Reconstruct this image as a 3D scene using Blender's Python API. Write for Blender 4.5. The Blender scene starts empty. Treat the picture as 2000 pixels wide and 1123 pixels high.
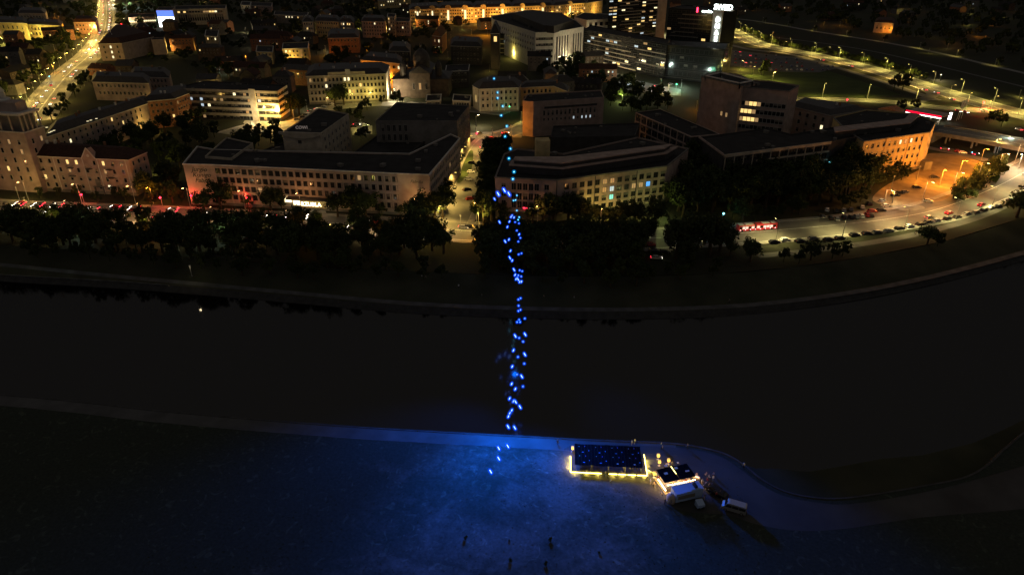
import bpy, math, random
from mathutils import Vector, Matrix
rnd = random.Random(7)
sc = bpy.context.scene
col = sc.collection
R = math.radians
# ------------------------------------------------------------ camera
H = 110.0            # flying height of the drone above the streets
FP = 1333.0          # focal length in pixels of the 2000 px wide photograph
PITCH = 26.8
cam = bpy.data.cameras.new('camera'); camo = bpy.data.objects.new('camera', cam); col.objects.link(camo)
camo.location = (0, 0, H); camo.rotation_euler = (R(90 - PITCH), 0, 0)
cam.sensor_width = 36; cam.lens = 36 * FP / 2000.0; cam.clip_start = 1; cam.clip_end = 12000
sc.camera = camo
# ------------------------------------------------------------ night sky
w = bpy.data.worlds.new('World'); sc.world = w; w.use_nodes = True
nt = w.node_tree; nt.nodes.clear()
bg = nt.nodes.new('ShaderNodeBackground'); wo = nt.nodes.new('ShaderNodeOutputWorld')
sky = nt.nodes.new('ShaderNodeTexSky'); sky.sky_type = 'NISHITA'; sky.sun_disc = False
sky.sun_elevation = R(4); sky.sun_rotation = R(200)
mixs = nt.nodes.new('ShaderNodeMix'); mixs.data_type = 'RGBA'; mixs.inputs[0].default_value = 0.0008
mixs.inputs[6].default_value = (0.072, 0.066, 0.062, 1)
nt.links.new(sky.outputs[0], mixs.inputs[7]); nt.links.new(mixs.outputs[2], bg.inputs[0])
bg.inputs[1].default_value = 1.0
nt.links.new(bg.outputs[0], wo.inputs[0])
sc.view_settings.view_transform = 'Standard'; sc.view_settings.look = 'None'
sc.view_settings.exposure = 0; sc.view_settings.gamma = 1; sc.view_settings.use_curve_mapping = False
sc.render.engine = 'CYCLES'
cy = sc.cycles
cy.max_bounces = 3; cy.diffuse_bounces = 1; cy.glossy_bounces = 2; cy.transmission_bounces = 2; cy.transparent_max_bounces = 8
cy.caustics_reflective = False; cy.caustics_refractive = False
cy.sample_clamp_indirect = 2.0; cy.sample_clamp_direct = 0; cy.use_light_tree = True
cy.use_denoising = True
try: cy.denoiser = 'OPENIMAGEDENOISE'; cy.denoising_prefilter = 'ACCURATE'
except Exception: pass
# ------------------------------------------------------------ projection helpers: where a point of the photograph stands on the land
CT, ST = math.cos(R(PITCH)), math.sin(R(PITCH))
def G(px, py, z=0.0):
    a = (px - 1000) / FP; b = -(py - 561.5) / FP
    dy = CT + b * ST; dz = -ST + b * CT
    t = (z - H) / dz
    return (a * t, dy * t)
def PT(px, py, Y):
    """point on the ray through (px,py) at distance Y"""
    a = (px - 1000) / FP; b = -(py - 561.5) / FP
    dy = CT + b * ST; dz = -ST + b * CT
    t = Y / dy
    return Vector((a * t, Y, H + dz * t))
def PJ(x, y, z):
    f = y * CT - (z - H) * ST; u = y * ST + (z - H) * CT
    return (1000 + FP * x / f, 561.5 - FP * u / f)
# ------------------------------------------------------------ tagging
def tag(o, label=None, cat=None, group=None, kind=None):
    if label: o['label'] = label
    if cat: o['category'] = cat
    if group: o['group'] = group
    if kind: o['kind'] = kind
    return o
def empty(name, loc=(0, 0, 0), rz=0.0):
    o = bpy.data.objects.new(name, None); col.objects.link(o); o.location = loc; o.rotation_euler = (0, 0, rz)
    o.empty_display_size = .5
    return o
def inst(name, me, parent=None, loc=(0, 0, 0), rz=0.0, scale=None):
    o = bpy.data.objects.new(name, me); col.objects.link(o)
    if parent: o.parent = parent
    o.location = loc; o.rotation_euler = (0, 0, rz)
    if scale: o.scale = scale
    return o
kids = {}
def copy_tree(o, children, loc, rz=0.0, scale=None):
    r = o.copy(); col.objects.link(r); r.location = loc; r.rotation_euler = (0, 0, rz)
    if scale: r.scale = scale
    for ch, sub in children:
        c = ch.copy(); col.objects.link(c); c.parent = r
        for s in sub:
            d = s.copy(); col.objects.link(d); d.parent = c
    return r
def treeof(o, allobs):
    ch = [c for c in allobs if c.parent == o]
    return [(c, [s for s in allobs if s.parent == c]) for c in ch]
ORD = ['first', 'second', 'third', 'fourth', 'fifth', 'sixth', 'seventh', 'eighth', 'ninth', 'tenth', 'eleventh', 'twelfth', 'thirteenth', 'fourteenth', 'fifteenth', 'sixteenth', 'seventeenth', 'eighteenth', 'nineteenth']
TENS = {2: 'twent', 3: 'thirt', 4: 'fort', 5: 'fift', 6: 'sixt', 7: 'sevent', 8: 'eight', 9: 'ninet'}
def ordinal(n):
    if n < 20: return ORD[n - 1]
    if n > 99: return 'hundred and ' + ordinal(n - 100) if n > 100 else 'hundredth'
    t, u = divmod(n, 10)
    return TENS[t] + ('ieth' if u == 0 else 'y-' + ORD[u - 1])
# ------------------------------------------------------------ mesh builder
class MB:
    def __init__(s): s.v = []; s.f = []; s.m = []; s.mi = 0
    def add(s, vs, fs):
        n = len(s.v); s.v += [tuple(p) for p in vs]
        for f in fs: s.f.append([i + n for i in f]); s.m.append(s.mi)
        return s
    def box(s, x0, x1, y0, y1, z0, z1):
        return s.add([(x0,y0,z0),(x1,y0,z0),(x1,y1,z0),(x0,y1,z0),(x0,y0,z1),(x1,y0,z1),(x1,y1,z1),(x0,y1,z1)],
                     [(0,3,2,1),(4,5,6,7),(0,1,5,4),(1,2,6,5),(2,3,7,6),(3,0,4,7)])
    def obox(s, c, ax, ay, az):
        c, ax, ay, az = map(Vector, (c, ax, ay, az))
        P = [c + ax * i + ay * j + az * k for k in (-1, 1) for i, j in ((-1,-1),(1,-1),(1,1),(-1,1))]
        return s.add(P, [(0,3,2,1),(4,5,6,7),(0,1,5,4),(1,2,6,5),(2,3,7,6),(3,0,4,7)])
    def prism(s, P, z0, z1, top=True, bot=True):
        n = len(P); vs = [(p[0], p[1], z0) for p in P] + [(p[0], p[1], z1) for p in P]
        fs = [(i, (i+1) % n, (i+1) % n + n, i + n) for i in range(n)]
        if top: fs.append(tuple(range(n, 2*n)))
        if bot: fs.append(tuple(range(n-1, -1, -1)))
        return s.add(vs, fs)
    def ring(s, A, B, z0, z1):
        """band between two polygons of the same count"""
        n = len(A); return s.add([(p[0], p[1], z0) for p in A] + [(p[0], p[1], z1) for p in B], [(i, (i+1) % n, (i+1) % n + n, i + n) for i in range(n)])
    def face(s, P): return s.add(P, [tuple(range(len(P)))])
    def cyl(s, p0, p1, r0, r1=None, n=8, caps=True):
        r1 = r0 if r1 is None else r1
        p0, p1 = Vector(p0), Vector(p1); d = (p1 - p0).normalized()
        u = d.orthogonal().normalized(); v = d.cross(u)
        vs = []
        for p, r in ((p0, r0), (p1, r1)):
            for i in range(n):
                a = 2 * math.pi * i / n; vs.append(p + u * (r * math.cos(a)) + v * (r * math.sin(a)))
        fs = [(i, (i+1) % n, (i+1) % n + n, i + n) for i in range(n)]
        if caps: fs += [tuple(range(n-1, -1, -1)), tuple(range(n, 2*n))]
        return s.add(vs, fs)
    def lathe(s, prof, n=12, c=(0, 0)):
        vs = []; fs = []
        for r, z in prof:
            for i in range(n):
                a = 2 * math.pi * i / n; vs.append((c[0] + r * math.cos(a), c[1] + r * math.sin(a), z))
        for k in range(len(prof) - 1):
            for i in range(n): fs.append((k*n+i, k*n+(i+1) % n, (k+1)*n+(i+1) % n, (k+1)*n+i))
        return s.add(vs, fs)
    def mesh(s, name, mats, smooth=False):
        me = bpy.data.meshes.new(name); me.from_pydata(s.v, [], s.f)
        for m in (mats if isinstance(mats, (list, tuple)) else [mats]): me.materials.append(m)
        me.polygons.foreach_set('material_index', s.m)
        if smooth: me.polygons.foreach_set('use_smooth', [True] * len(s.f))
        me.update(); return me
    def build(s, name, mats, parent=None, loc=(0, 0, 0), rz=0.0, smooth=False):
        return inst(name, s.mesh(name, mats, smooth), parent, loc, rz)
# ------------------------------------------------------------ materials
def mat(name, c, rough=.8, spec=.3, noise=0.0, nscale=.3, c2=None, metal=0, bump=0.0, coord='Object', spread=None, detail=4):
    m = bpy.data.materials.new(name); m.use_nodes = True; t = m.node_tree; b = t.nodes['Principled BSDF']
    b.inputs['Roughness'].default_value = rough; b.inputs['Specular IOR Level'].default_value = spec; b.inputs['Metallic'].default_value = metal
    b.inputs['Base Color'].default_value = (*c, 1)
    if noise or c2:
        tc = t.nodes.new('ShaderNodeTexCoord'); n = t.nodes.new('ShaderNodeTexNoise'); n.inputs['Scale'].default_value = nscale; n.inputs['Detail'].default_value = detail
        t.links.new(tc.outputs[coord], n.inputs['Vector'])
        r = t.nodes.new('ShaderNodeValToRGB'); lo, hi = spread or (.3, .7)
        r.color_ramp.elements[0].position = lo; r.color_ramp.elements[1].position = hi
        a = tuple(x * (1 - noise) for x in c); d = c2 or tuple(min(1, x * (1 + noise)) for x in c)
        r.color_ramp.elements[0].color = (*a, 1); r.color_ramp.elements[1].color = (*d, 1)
        t.links.new(n.outputs['Fac'], r.inputs[0]); t.links.new(r.outputs[0], b.inputs['Base Color'])
        if bump:
            bm = t.nodes.new('ShaderNodeBump'); bm.inputs['Strength'].default_value = bump; bm.inputs['Distance'].default_value = .1
            t.links.new(n.outputs['Fac'], bm.inputs['Height']); t.links.new(bm.outputs[0], b.inputs['Normal'])
    return m
def emat(name, c, s, sample=False):
    m = bpy.data.materials.new(name); m.use_nodes = True; b = m.node_tree.nodes['Principled BSDF']
    b.inputs['Base Color'].default_value = (*[x * .3 for x in c], 1)
    b.inputs['Emission Color'].default_value = (*c, 1); b.inputs['Emission Strength'].default_value = s
    m.cycles.emission_sampling = 'AUTO' if sample else 'NONE'
    return m
M = dict(
    asphalt=mat('asphalt', (.075,.072,.068), .75, .35, .3, .12),
    bright_asphalt=mat('worn_asphalt', (.11,.105,.095), .7, .4, .25, .15),
    pave=mat('paving', (.2,.19,.17), .8, .3, .25, .4),
    concrete=mat('concrete', (.085,.085,.085), .85, .2, .35, .25),
    pave_far=mat('kerb_weathered', (.055,.055,.055), .85, .2, .3, .4),
    pave_quay=mat('quay_slabs', (.07,.07,.07), .8, .3, .25, .2),
    dkstone=mat('wet_stone', (.035,.035,.034), .85, .2, .3, .5),
    kerb=mat('kerb_stone', (.3,.29,.27), .8, .3, .2, .5),
    paint=mat('road_paint', (.7,.7,.66), .6, .3, .2, 1.0),
    grass=mat('grass', (.035,.05,.018), .95, .1, .0, .06, c2=(.06,.08,.028)),
    citysoil=mat('city_ground', (.03,.035,.018), .95, .1, 0, .03, c2=(.036,.036,.026)),
    slope=mat('bank_grass', (.03,.034,.02), .95, .1, 0, .08, c2=(.055,.055,.035)),
    roof=mat('roof_felt', (.024,.022,.021), .9, .2, .35, .2),
    rooftin=mat('roof_tin', (.028,.023,.02), .6, .4, .35, .5),
    tile=mat('roof_clay', (.05,.024,.016), .85, .2, .35, .8),
    stucco=mat('stucco_cream', (.42,.36,.27), .9, .2, .22, .35),
    pink=mat('stucco_rose', (.36,.27,.225), .9, .2, .2, .3),
    white=mat('render_white', (.42,.34,.275), .9, .2, .18, .25),
    grey=mat('concrete_grey', (.17,.155,.135), .9, .2, .25, .3),
    dkgrey=mat('panel_dark', (.05,.046,.042), .8, .3, .25, .3),
    yellow=mat('stucco_ochre', (.5,.38,.18), .9, .2, .2, .3),
    drab=mat('stucco_soot', (.085,.065,.05), .9, .2, .3, .3),
    brick=mat('brick_red', (.28,.13,.07), .9, .2, .3, .9),
    stone=mat('light_stone', (.6,.57,.5), .85, .2, .15, .3),
    trim=mat('cornice_white', (.55,.52,.47), .85, .2, .15, .5),
    glass=mat('dark_glass', (.018,.018,.018), .12, .6),
    curtain=mat('curtain_behind_glass', (.16,.14,.11), .35, .5, .4, .7),
    frame=mat('window_frame', (.35,.33,.3), .7, .3),
    dframe=mat('window_frame_dark', (.05,.048,.045), .6, .3),
    metal=mat('pole_metal', (.3,.3,.29), .5, .5, metal=.3),
    black=mat('black_paint', (.012,.012,.013), .5, .4),
    bark=mat('bark', (.06,.045,.03), .95, .1, .3, 3),
    sand=mat('bare_soil', (.22,.20,.17), .95, .1, .3, .12),
    lit=emat('window_lit_warm', (1,.66,.22), 1.3), litw=emat('window_lit_pale', (1,.86,.5), 1.5), litd=emat('window_lit_dim', (1,.6,.25), .35),
    litb=emat('window_lit_blue', (.12,.45,1), 1.1), litc=emat('window_lit_cyan', (.25,.9,.85), .9), litk=emat('window_lit_cold', (.75,.9,1), .7),
    bulb=emat('lamp_bulb_warm', (1,.78,.42), 14), bulbo=emat('lamp_bulb_orange', (1,.5,.12), 12), bulbw=emat('lamp_bulb_white', (.85,1,.9), 12),
    red=emat('tail_lamp', (1,.03,.06), 5), redbig=emat('red_light', (1,.02,.06), 9), head=emat('head_lamp', (1,.93,.8), 8),
    green=emat('green_light', (.1,1,.4), 6), cyan=emat('cyan_light', (.25,.85,1), 5),
)
# ------------------------------------------------------------ polygons
def area(P): return .5 * sum(P[i][0] * P[(i+1) % len(P)][1] - P[(i+1) % len(P)][0] * P[i][1] for i in range(len(P)))
def offset(P, d):
    """shift every edge inwards by d (P counter-clockwise)"""
    n = len(P); out = []
    for i in range(n):
        p0, p1, p2 = Vector(P[i-1][:2]), Vector(P[i][:2]), Vector(P[(i+1) % n][:2])
        a = (p1 - p0).normalized(); b = (p2 - p1).normalized()
        na = Vector((-a.y, a.x)); nb = Vector((-b.y, b.x)); k = 1 + na.dot(nb)
        if k < .15: k = .15
        q = p1 + (na + nb) * (d / k); out.append((q.x, q.y))
    return out
def inside(p, P):
    c = False; n = len(P); j = n - 1
    for i in range(n):
        if (P[i][1] > p[1]) != (P[j][1] > p[1]) and p[0] < (P[j][0]-P[i][0]) * (p[1]-P[i][1]) / (P[j][1]-P[i][1]) + P[i][0]: c = not c
        j = i
    return c
FOOT = []      # building footprints (kept clear of trees)
ROADS = []     # (points, half width)
def segd(p, a, b):
    ax, ay = b[0]-a[0], b[1]-a[1]; L = ax*ax + ay*ay
    t = 0 if L == 0 else max(0, min(1, ((p[0]-a[0])*ax + (p[1]-a[1])*ay) / L))
    return math.hypot(p[0]-a[0]-t*ax, p[1]-a[1]-t*ay)
def near_building(p, m=2.0):
    for P, bb in FOOT:
        if bb[0]-m < p[0] < bb[1]+m and bb[2]-m < p[1] < bb[3]+m:
            if inside(p, P) or min(segd(p, P[i], P[i-1]) for i in range(len(P))) < m: return True
    return False
def on_road(p, m=0.0):
    for pts, hw in ROADS:
        for i in range(len(pts)-1):
            if segd(p, pts[i], pts[i+1]) < hw + m: return True
    return False
def smooth(pts, n=6):
    out = []
    P = [Vector(p) for p in pts]; P = [P[0]*2-P[1]] + P + [P[-1]*2-P[-2]]
    for i in range(1, len(P)-2):
        for k in range(n):
            t = k / n
            out.append(.5*((2*P[i]) + (P[i+1]-P[i-1])*t + (2*P[i-1]-5*P[i]+4*P[i+1]-P[i+2])*t*t + (3*P[i]-P[i-1]-3*P[i+1]+P[i+2])*t**3))
    out.append(P[-2]); return out
def side(pts, d):
    out = []
    for i, p in enumerate(pts):
        a = pts[max(0, i-1)]; b = pts[min(len(pts)-1, i+1)]
        t = Vector((b[0]-a[0], b[1]-a[1])).normalized(); out.append(Vector((p[0]-t.y*d, p[1]+t.x*d)))
    return out
def strip(name, pts, d0, d1, z, m, thick=0.0, kind='structure', z2=None, parent=None):
    A = side(pts, d0); B = side(pts, d1); mb = MB(); n = len(pts)
    zz = (lambda i: z) if not callable(z) else z
    vs = [(p.x, p.y, zz(i)) for i, p in enumerate(A)] + [(p.x, p.y, zz(i)) for i, p in enumerate(B)]
    fs = [(i, i+1, n+i+1, n+i) for i in range(n-1)]
    if thick:
        vs += [(x, y, q - thick) for x, y, q in vs]
        fs += [(2*n+i, 3*n+i, 3*n+i+1, 2*n+i+1) for i in range(n-1)]
        fs += [(i, 2*n+i, 2*n+i+1, i+1) for i in range(n-1)] + [(n+i, n+i+1, 3*n+i+1, 3*n+i) for i in range(n-1)]
        fs += [(0, n, 3*n, 2*n), (n-1, 3*n-1, 4*n-1, 2*n-1)]
    mb.add(vs, fs); o = mb.build(name, m, parent)
    if kind and not parent: tag(o, kind=kind)
    return o
# ============================================================ LAND
WZ = -5.0                                         # water level
NZ = -2.6                                         # near bank
far_top = [G(x, y) for x, y in [(-700,430),(-300,455),(0,478),(200,492),(400,505),(600,520),(800,530),(1000,538),(1200,540),(1400,535),(1550,522),(1700,500),(1850,470),(2000,425),(2150,370),(2300,300),(2500,220)]]
far_path = [G(x, y, -3.4) for x, y in [(-700,470),(-300,490),(0,513),(170,530),(330,545),(600,570),(800,588),(1000,597),(1200,600),(1400,595),(1550,582),(1700,560),(1850,528),(2000,488),(2200,430),(2400,360),(2700,280)]]
far_edge = [G(x, y, -3.4) for x, y in [(-700,490),(-300,513),(0,536),(170,546),(330,557),(600,580),(800,597),(1000,606),(1200,609),(1400,604),(1550,590),(1700,567),(1850,535),(2000,495),(2200,436),(2400,366),(2700,286)]]
n = len(far_top)
ring = MB(); outer = [(-1500, far_top[0][1])] + [(-1500, 6000), (4500, 6000), (4500, far_top[-1][1])]
pts = list(far_top)[::-1]
# city plateau, one sheet to the horizon
poly = [(p[0], p[1], 0) for p in far_top] + [(6000, far_top[-1][1], 0), (6000, 9000, 0), (-6000, 9000, 0), (-6000, far_top[0][1], 0)]
tag(MB().face(poly).build('ground', M['citysoil']), kind='structure')
def loft(name, A, za, B, zb, m):
    mb = MB(); k = len(A)
    mb.add([(p[0], p[1], za) for p in A] + [(p[0], p[1], zb) for p in B], [(i, k+i, k+i+1, i+1) for i in range(k-1)])
    return tag(mb.build(name, m), kind='structure')
fa = smooth(far_top, 4); fb = smooth(far_path, 4); fc = smooth(far_edge, 4)
loft('far_bank_slope', fa, 0, fb, -3.4, M['slope'])
loft('far_bank_berm', fb, -3.4, fc, -3.42, M['slope'])
strip('far_bank_path', fb, -3.0, -.3, -3.39, M['concrete'])
strip('far_bank_kerb', [p for p in fc if PJ(p.x, p.y, -3.4)[0] < 340], -.3, .25, -3.3, M['concrete'], .2)
loft('far_bank_revetment', fc, -3.42, side(fc, -3.0), WZ - .3, M['dkstone'])
# near bank
near_edge = [G(x, y, NZ) for x, y in [(-900,735),(-300,752),(0,770),(150,783),(300,800),(500,818),(700,833),(850,842),(1000,850),(1150,858),(1300,864),(1370,873),(1420,887),(1455,908),(1490,936),(1530,957),(1580,969),(1640,972),(1720,962),(1800,948),(1880,932),(1930,905),(1970,868),(2050,820),(2300,760),(2900,700)]]
ne = smooth(near_edge, 5)
poly = [(p.x, p.y, NZ) for p in ne]
poly = [(-900, poly[0][1], NZ)] + poly + [(900, poly[-1][1], NZ), (900, -400, NZ), (-900, -400, NZ)]
def bank_material():
    m = bpy.data.materials.new('bank_grass_and_bare_soil'); m.use_nodes = True; t = m.node_tree; b = t.nodes['Principled BSDF']; b.inputs['Roughness'].default_value = .95; b.inputs['Specular IOR Level'].default_value = .1
    N = t.nodes.new; lk = t.links.new; tc = N('ShaderNodeTexCoord')
    def noise(sc_, d=6, dist=0):
        n = N('ShaderNodeTexNoise'); n.inputs['Scale'].default_value = sc_; n.inputs['Detail'].default_value = d; n.inputs['Distortion'].default_value = dist; lk(tc.outputs['Object'], n.inputs['Vector']); return n.outputs['Fac']
    def mth(op, a_, b_=None, c_=None):
        n = N('ShaderNodeMath'); n.operation = op
        for k, v in enumerate((a_, b_, c_)):
            if v is None: continue
            if isinstance(v, (int, float)): n.inputs[k].default_value = v
            else: lk(v, n.inputs[k])
        return n.outputs[0]
    sx = N('ShaderNodeSeparateXYZ'); lk(tc.outputs['Object'], sx.inputs[0]); X, Y = sx.outputs[0], sx.outputs[1]
    best = None
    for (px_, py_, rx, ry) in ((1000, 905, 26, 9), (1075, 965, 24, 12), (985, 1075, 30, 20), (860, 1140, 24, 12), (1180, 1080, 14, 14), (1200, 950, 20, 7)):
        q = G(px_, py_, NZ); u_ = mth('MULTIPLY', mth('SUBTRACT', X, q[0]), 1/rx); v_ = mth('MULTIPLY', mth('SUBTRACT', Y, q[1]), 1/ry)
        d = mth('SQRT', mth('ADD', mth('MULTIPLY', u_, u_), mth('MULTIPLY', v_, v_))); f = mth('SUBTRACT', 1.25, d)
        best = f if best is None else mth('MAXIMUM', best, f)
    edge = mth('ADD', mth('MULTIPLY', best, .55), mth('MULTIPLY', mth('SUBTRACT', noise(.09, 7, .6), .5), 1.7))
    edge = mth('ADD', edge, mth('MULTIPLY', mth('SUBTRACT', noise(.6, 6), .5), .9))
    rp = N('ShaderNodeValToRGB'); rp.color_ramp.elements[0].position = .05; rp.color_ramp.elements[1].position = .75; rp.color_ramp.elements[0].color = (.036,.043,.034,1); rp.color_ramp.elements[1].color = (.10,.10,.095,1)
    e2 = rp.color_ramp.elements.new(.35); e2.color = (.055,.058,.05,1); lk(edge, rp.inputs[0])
    fine = N('ShaderNodeValToRGB'); fine.color_ramp.elements[0].position = .35; fine.color_ramp.elements[1].position = .68; fine.color_ramp.elements[0].color = (.82,.82,.82,1); fine.color_ramp.elements[1].color = (1.12,1.12,1.12,1); lk(noise(1.6, 8), fine.inputs[0])
    streak = N('ShaderNodeTexNoise'); streak.inputs['Scale'].default_value = .25; streak.inputs['Detail'].default_value = 8; streak.inputs['Distortion'].default_value = 2.5; lk(tc.outputs['Object'], streak.inputs['Vector'])
    sr = N('ShaderNodeValToRGB'); sr.color_ramp.elements[0].position = .60; sr.color_ramp.elements[1].position = .68; sr.color_ramp.elements[0].color = (1,1,1,1); sr.color_ramp.elements[1].color = (1.7,1.7,1.65,1); lk(streak.outputs['Fac'], sr.inputs[0])
    m1 = N('ShaderNodeMix'); m1.data_type = 'RGBA'; m1.blend_type = 'MULTIPLY'; m1.inputs[0].default_value = 1; lk(rp.outputs[0], m1.inputs[6]); lk(fine.outputs[0], m1.inputs[7])
    m2 = N('ShaderNodeMix'); m2.data_type = 'RGBA'; m2.blend_type = 'MULTIPLY'; m2.inputs[0].default_value = 1; lk(m1.outputs[2], m2.inputs[6]); lk(sr.outputs[0], m2.inputs[7]); lk(m2.outputs[2], b.inputs['Base Color'])
    bp_ = N('ShaderNodeBump'); bp_.inputs['Strength'].default_value = .3; bp_.inputs['Distance'].default_value = .15; lk(noise(1.1, 8), bp_.inputs['Height']); lk(bp_.outputs[0], b.inputs['Normal'])
    return m
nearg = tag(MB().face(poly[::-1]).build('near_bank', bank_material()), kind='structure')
loft('quay_wall', side(ne, .0), NZ, side(ne, 1.2), WZ - .3, M['dkstone'])
strip('quay_kerb', ne, -.45, 0.02, NZ + .12, M['pave_far'], .2)
nq = [p for p in ne if PJ(p.x, p.y, NZ)[0] < 1330]
strip('quay_promenade', nq, -4.6, -.45, NZ + .004, M['pave_quay'])
strip('promenade_edging', nq, -4.8, -4.6, NZ + .03, M['concrete'], .05)
# river
wm = mat('river_water', (.0075,.008,.0085), .12, .0)
t_ = wm.node_tree; nn = t_.nodes.new('ShaderNodeTexNoise'); nn.inputs['Scale'].default_value = .8; bb = t_.nodes.new('ShaderNodeBump'); bb.inputs['Strength'].default_value = .12; bb.inputs['Distance'].default_value = .05
tcw = t_.nodes.new('ShaderNodeTexCoord'); t_.links.new(tcw.outputs['Object'], nn.inputs['Vector']); t_.links.new(nn.outputs[0], bb.inputs['Height']); t_.links.new(bb.outputs[0], t_.nodes['Principled BSDF'].inputs['Normal'])
gl_ = t_.nodes.new('ShaderNodeBsdfGlossy'); gl_.inputs['Roughness'].default_value = .07; t_.links.new(bb.outputs[0], gl_.inputs['Normal']); mxw = t_.nodes.new('ShaderNodeMixShader'); mxw.inputs[0].default_value = .078
dfw = t_.nodes.new('ShaderNodeBsdfDiffuse'); dfw.inputs[0].default_value = (.004,.004,.0042,1); t_.links.new(dfw.outputs[0], mxw.inputs[1]); t_.links.new(gl_.outputs[0], mxw.inputs[2]); t_.links.new(mxw.outputs[0], t_.nodes['Material Output'].inputs[0])
tag(MB().face([(-2500,-500,WZ),(2500,-500,WZ),(2500,1200,WZ),(-2500,1200,WZ)]).build('river', wm), kind='structure')
# shallow gravel spit outside the wall, lower right
sp = [G(x, y, WZ+.1) for x, y in [(1448,906),(1475,915),(1520,916),(1580,922),(1640,912),(1720,897),(1800,890),(1900,866),(1960,840),(2010,815),(2060,815),(1990,880),(1930,915),(1880,940),(1800,955),(1720,969),(1640,980),(1560,974),(1500,948)]]
tag(MB().prism(sp[::-1], WZ - 1, WZ + .25).build('gravel_spit', M['slope']), kind='structure')
def flat(name, px, z, m, lift=.004, n=4, closed_smooth=True):
    P = [Vector(G(x, y, z)) for x, y in px]
    if closed_smooth:
        Q = P[-1:] + P + P[:2]; out = []
        for i in range(1, len(Q)-2):
            for k in range(n):
                t = k / n; out.append(.5*((2*Q[i]) + (Q[i+1]-Q[i-1])*t + (2*Q[i-1]-5*Q[i]+4*Q[i+1]-Q[i+2])*t*t + (3*Q[i]-Q[i-1]-3*Q[i+1]+Q[i+2])*t**3))
        P = out
    if area(P) < 0: P = P[::-1]
    return tag(MB().face([(p[0], p[1], z + lift) for p in P]).build(name, m), kind='structure')
tarm = mat('tarmac_dark', (.05,.05,.05), .8, .3, .3, .1)
flat('riverside_yard', [(1150,930),(1100,890),(1130,868),(1300,872),(1365,880),(1410,893),(1445,915),(1485,945),(1530,968),(1590,980),(1660,984),(1800,962),(1900,938),(2100,890),(2100,975),(1800,1010),(1650,1032),(1560,1036),(1480,1024),(1420,1005),(1350,1000),(1300,985),(1240,950)], NZ, tarm, .008)
# ============================================================ ROADS
def road(name, px, width, m='asphalt', z=0.004, n=6, kerbs=True, lines=None, pav=2.5, centre=True):
    P = smooth([G(x, y, z if z > 1 else 0) for x, y in px], n); hw = width / 2
    o = strip(name, P, -hw, hw, z, M[m]); ROADS.append(([(p.x, p.y) for p in P], hw))
    if kerbs:
        for s in (-1, 1):
            a, b = sorted((s*hw, s*(hw+.25))); strip('kerb', P, a, b, z + .13, M['kerb'], .15)
            a, b = sorted((s*(hw+.25), s*(hw+pav))); strip('pavement', P, a, b, z + .12, M['pave'], .12)
    for d in (lines or []):
        strip('road_marking', P, d-.12, d+.12, z + .005, M['paint'])
    return P
avenue_px = [(-500,388),(-250,396),(0,408),(150,414),(300,420),(500,430),(700,440),(850,449),(950,455),(1100,464),(1250,468),(1350,462),(1450,457),(1550,449),(1650,440),(1750,428),(1830,412),(1900,388),(1960,362),(2010,335),(2100,285),(2200,240)]
AV = road('riverside_avenue', avenue_px, 19, 'bright_asphalt', n=8, lines=[-9, 1.2])
road('lower_embankment_path', [(1480,500),(1580,490),(1700,474),(1800,455),(1900,428),(1970,398),(2030,362),(2120,310)], 4, 'asphalt', .008, kerbs=False)
boul_px = [(60,238),(85,205),(110,172),(140,138),(175,108),(197,80),(205,55),(208,30),(207,8),(204,-10)]
BO = road('boulevard', boul_px, 19, 'bright_asphalt', .012, lines=[-.3, .3], pav=5)
SX = road('cross_street', [(440,262),(500,246),(560,243),(600,232),(640,213),(700,206),(760,203),(850,208),(920,214),(990,222)], 12, 'bright_asphalt', .016)
SY = road('plaza_street', [(880,447),(898,410),(908,380),(918,345),(930,310),(944,285),(965,268),(1000,258),(1020,250),(1040,240)], 12, 'bright_asphalt', .020, pav=3)
road('plaza_crossing', [(880,268),(915,266),(960,263),(1020,264)], 14, 'bright_asphalt', .024, kerbs=False)
road('front_street', [(480,262),(560,256),(600,243),(640,222)], 9, 'bright_asphalt', .028, kerbs=False)
HW = road('motorway', [(1425,58),(1470,82),(1520,95),(1600,110),(1700,135),(1780,160),(1850,182),(1920,203),(1990,222),(2100,255)], 24, 'bright_asphalt', .012, lines=[-11.3, -.6, .6, 11.3], pav=1.2)
road('ramp_road', [(1425,88),(1470,98),(1540,106),(1620,128),(1700,152),(1760,172),(1830,196)], 8, 'bright_asphalt', .016, kerbs=False)
RR = road('slip_road', [(1520,196),(1580,195),(1660,196),(1740,200),(1800,207),(1870,214),(1940,219),(2040,238)], 13, 'bright_asphalt', .020, lines=[0], pav=1.2)
road('loop_road', [(1780,205),(1815,190),(1820,183),(1800,172)], 9, 'asphalt', .024, kerbs=False)
PR = road('river_promenade', [(1425,36),(1470,41),(1520,49),(1580,60),(1650,71),(1720,82),(1800,97),(1860,110),(1930,127),(2020,148),(2120,175)], 7, 'pave', .008, kerbs=False)
road('towpath', [(1430,64),(1500,72),(1600,84),(1700,100),(1800,122),(1900,146),(2000,170),(2100,196)], 4, 'asphalt', .008, kerbs=False)
road('backyard_lane', [(1810,288),(1870,300),(1930,314),(1990,330)], 7, 'bright_asphalt', .016, kerbs=False)
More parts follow.
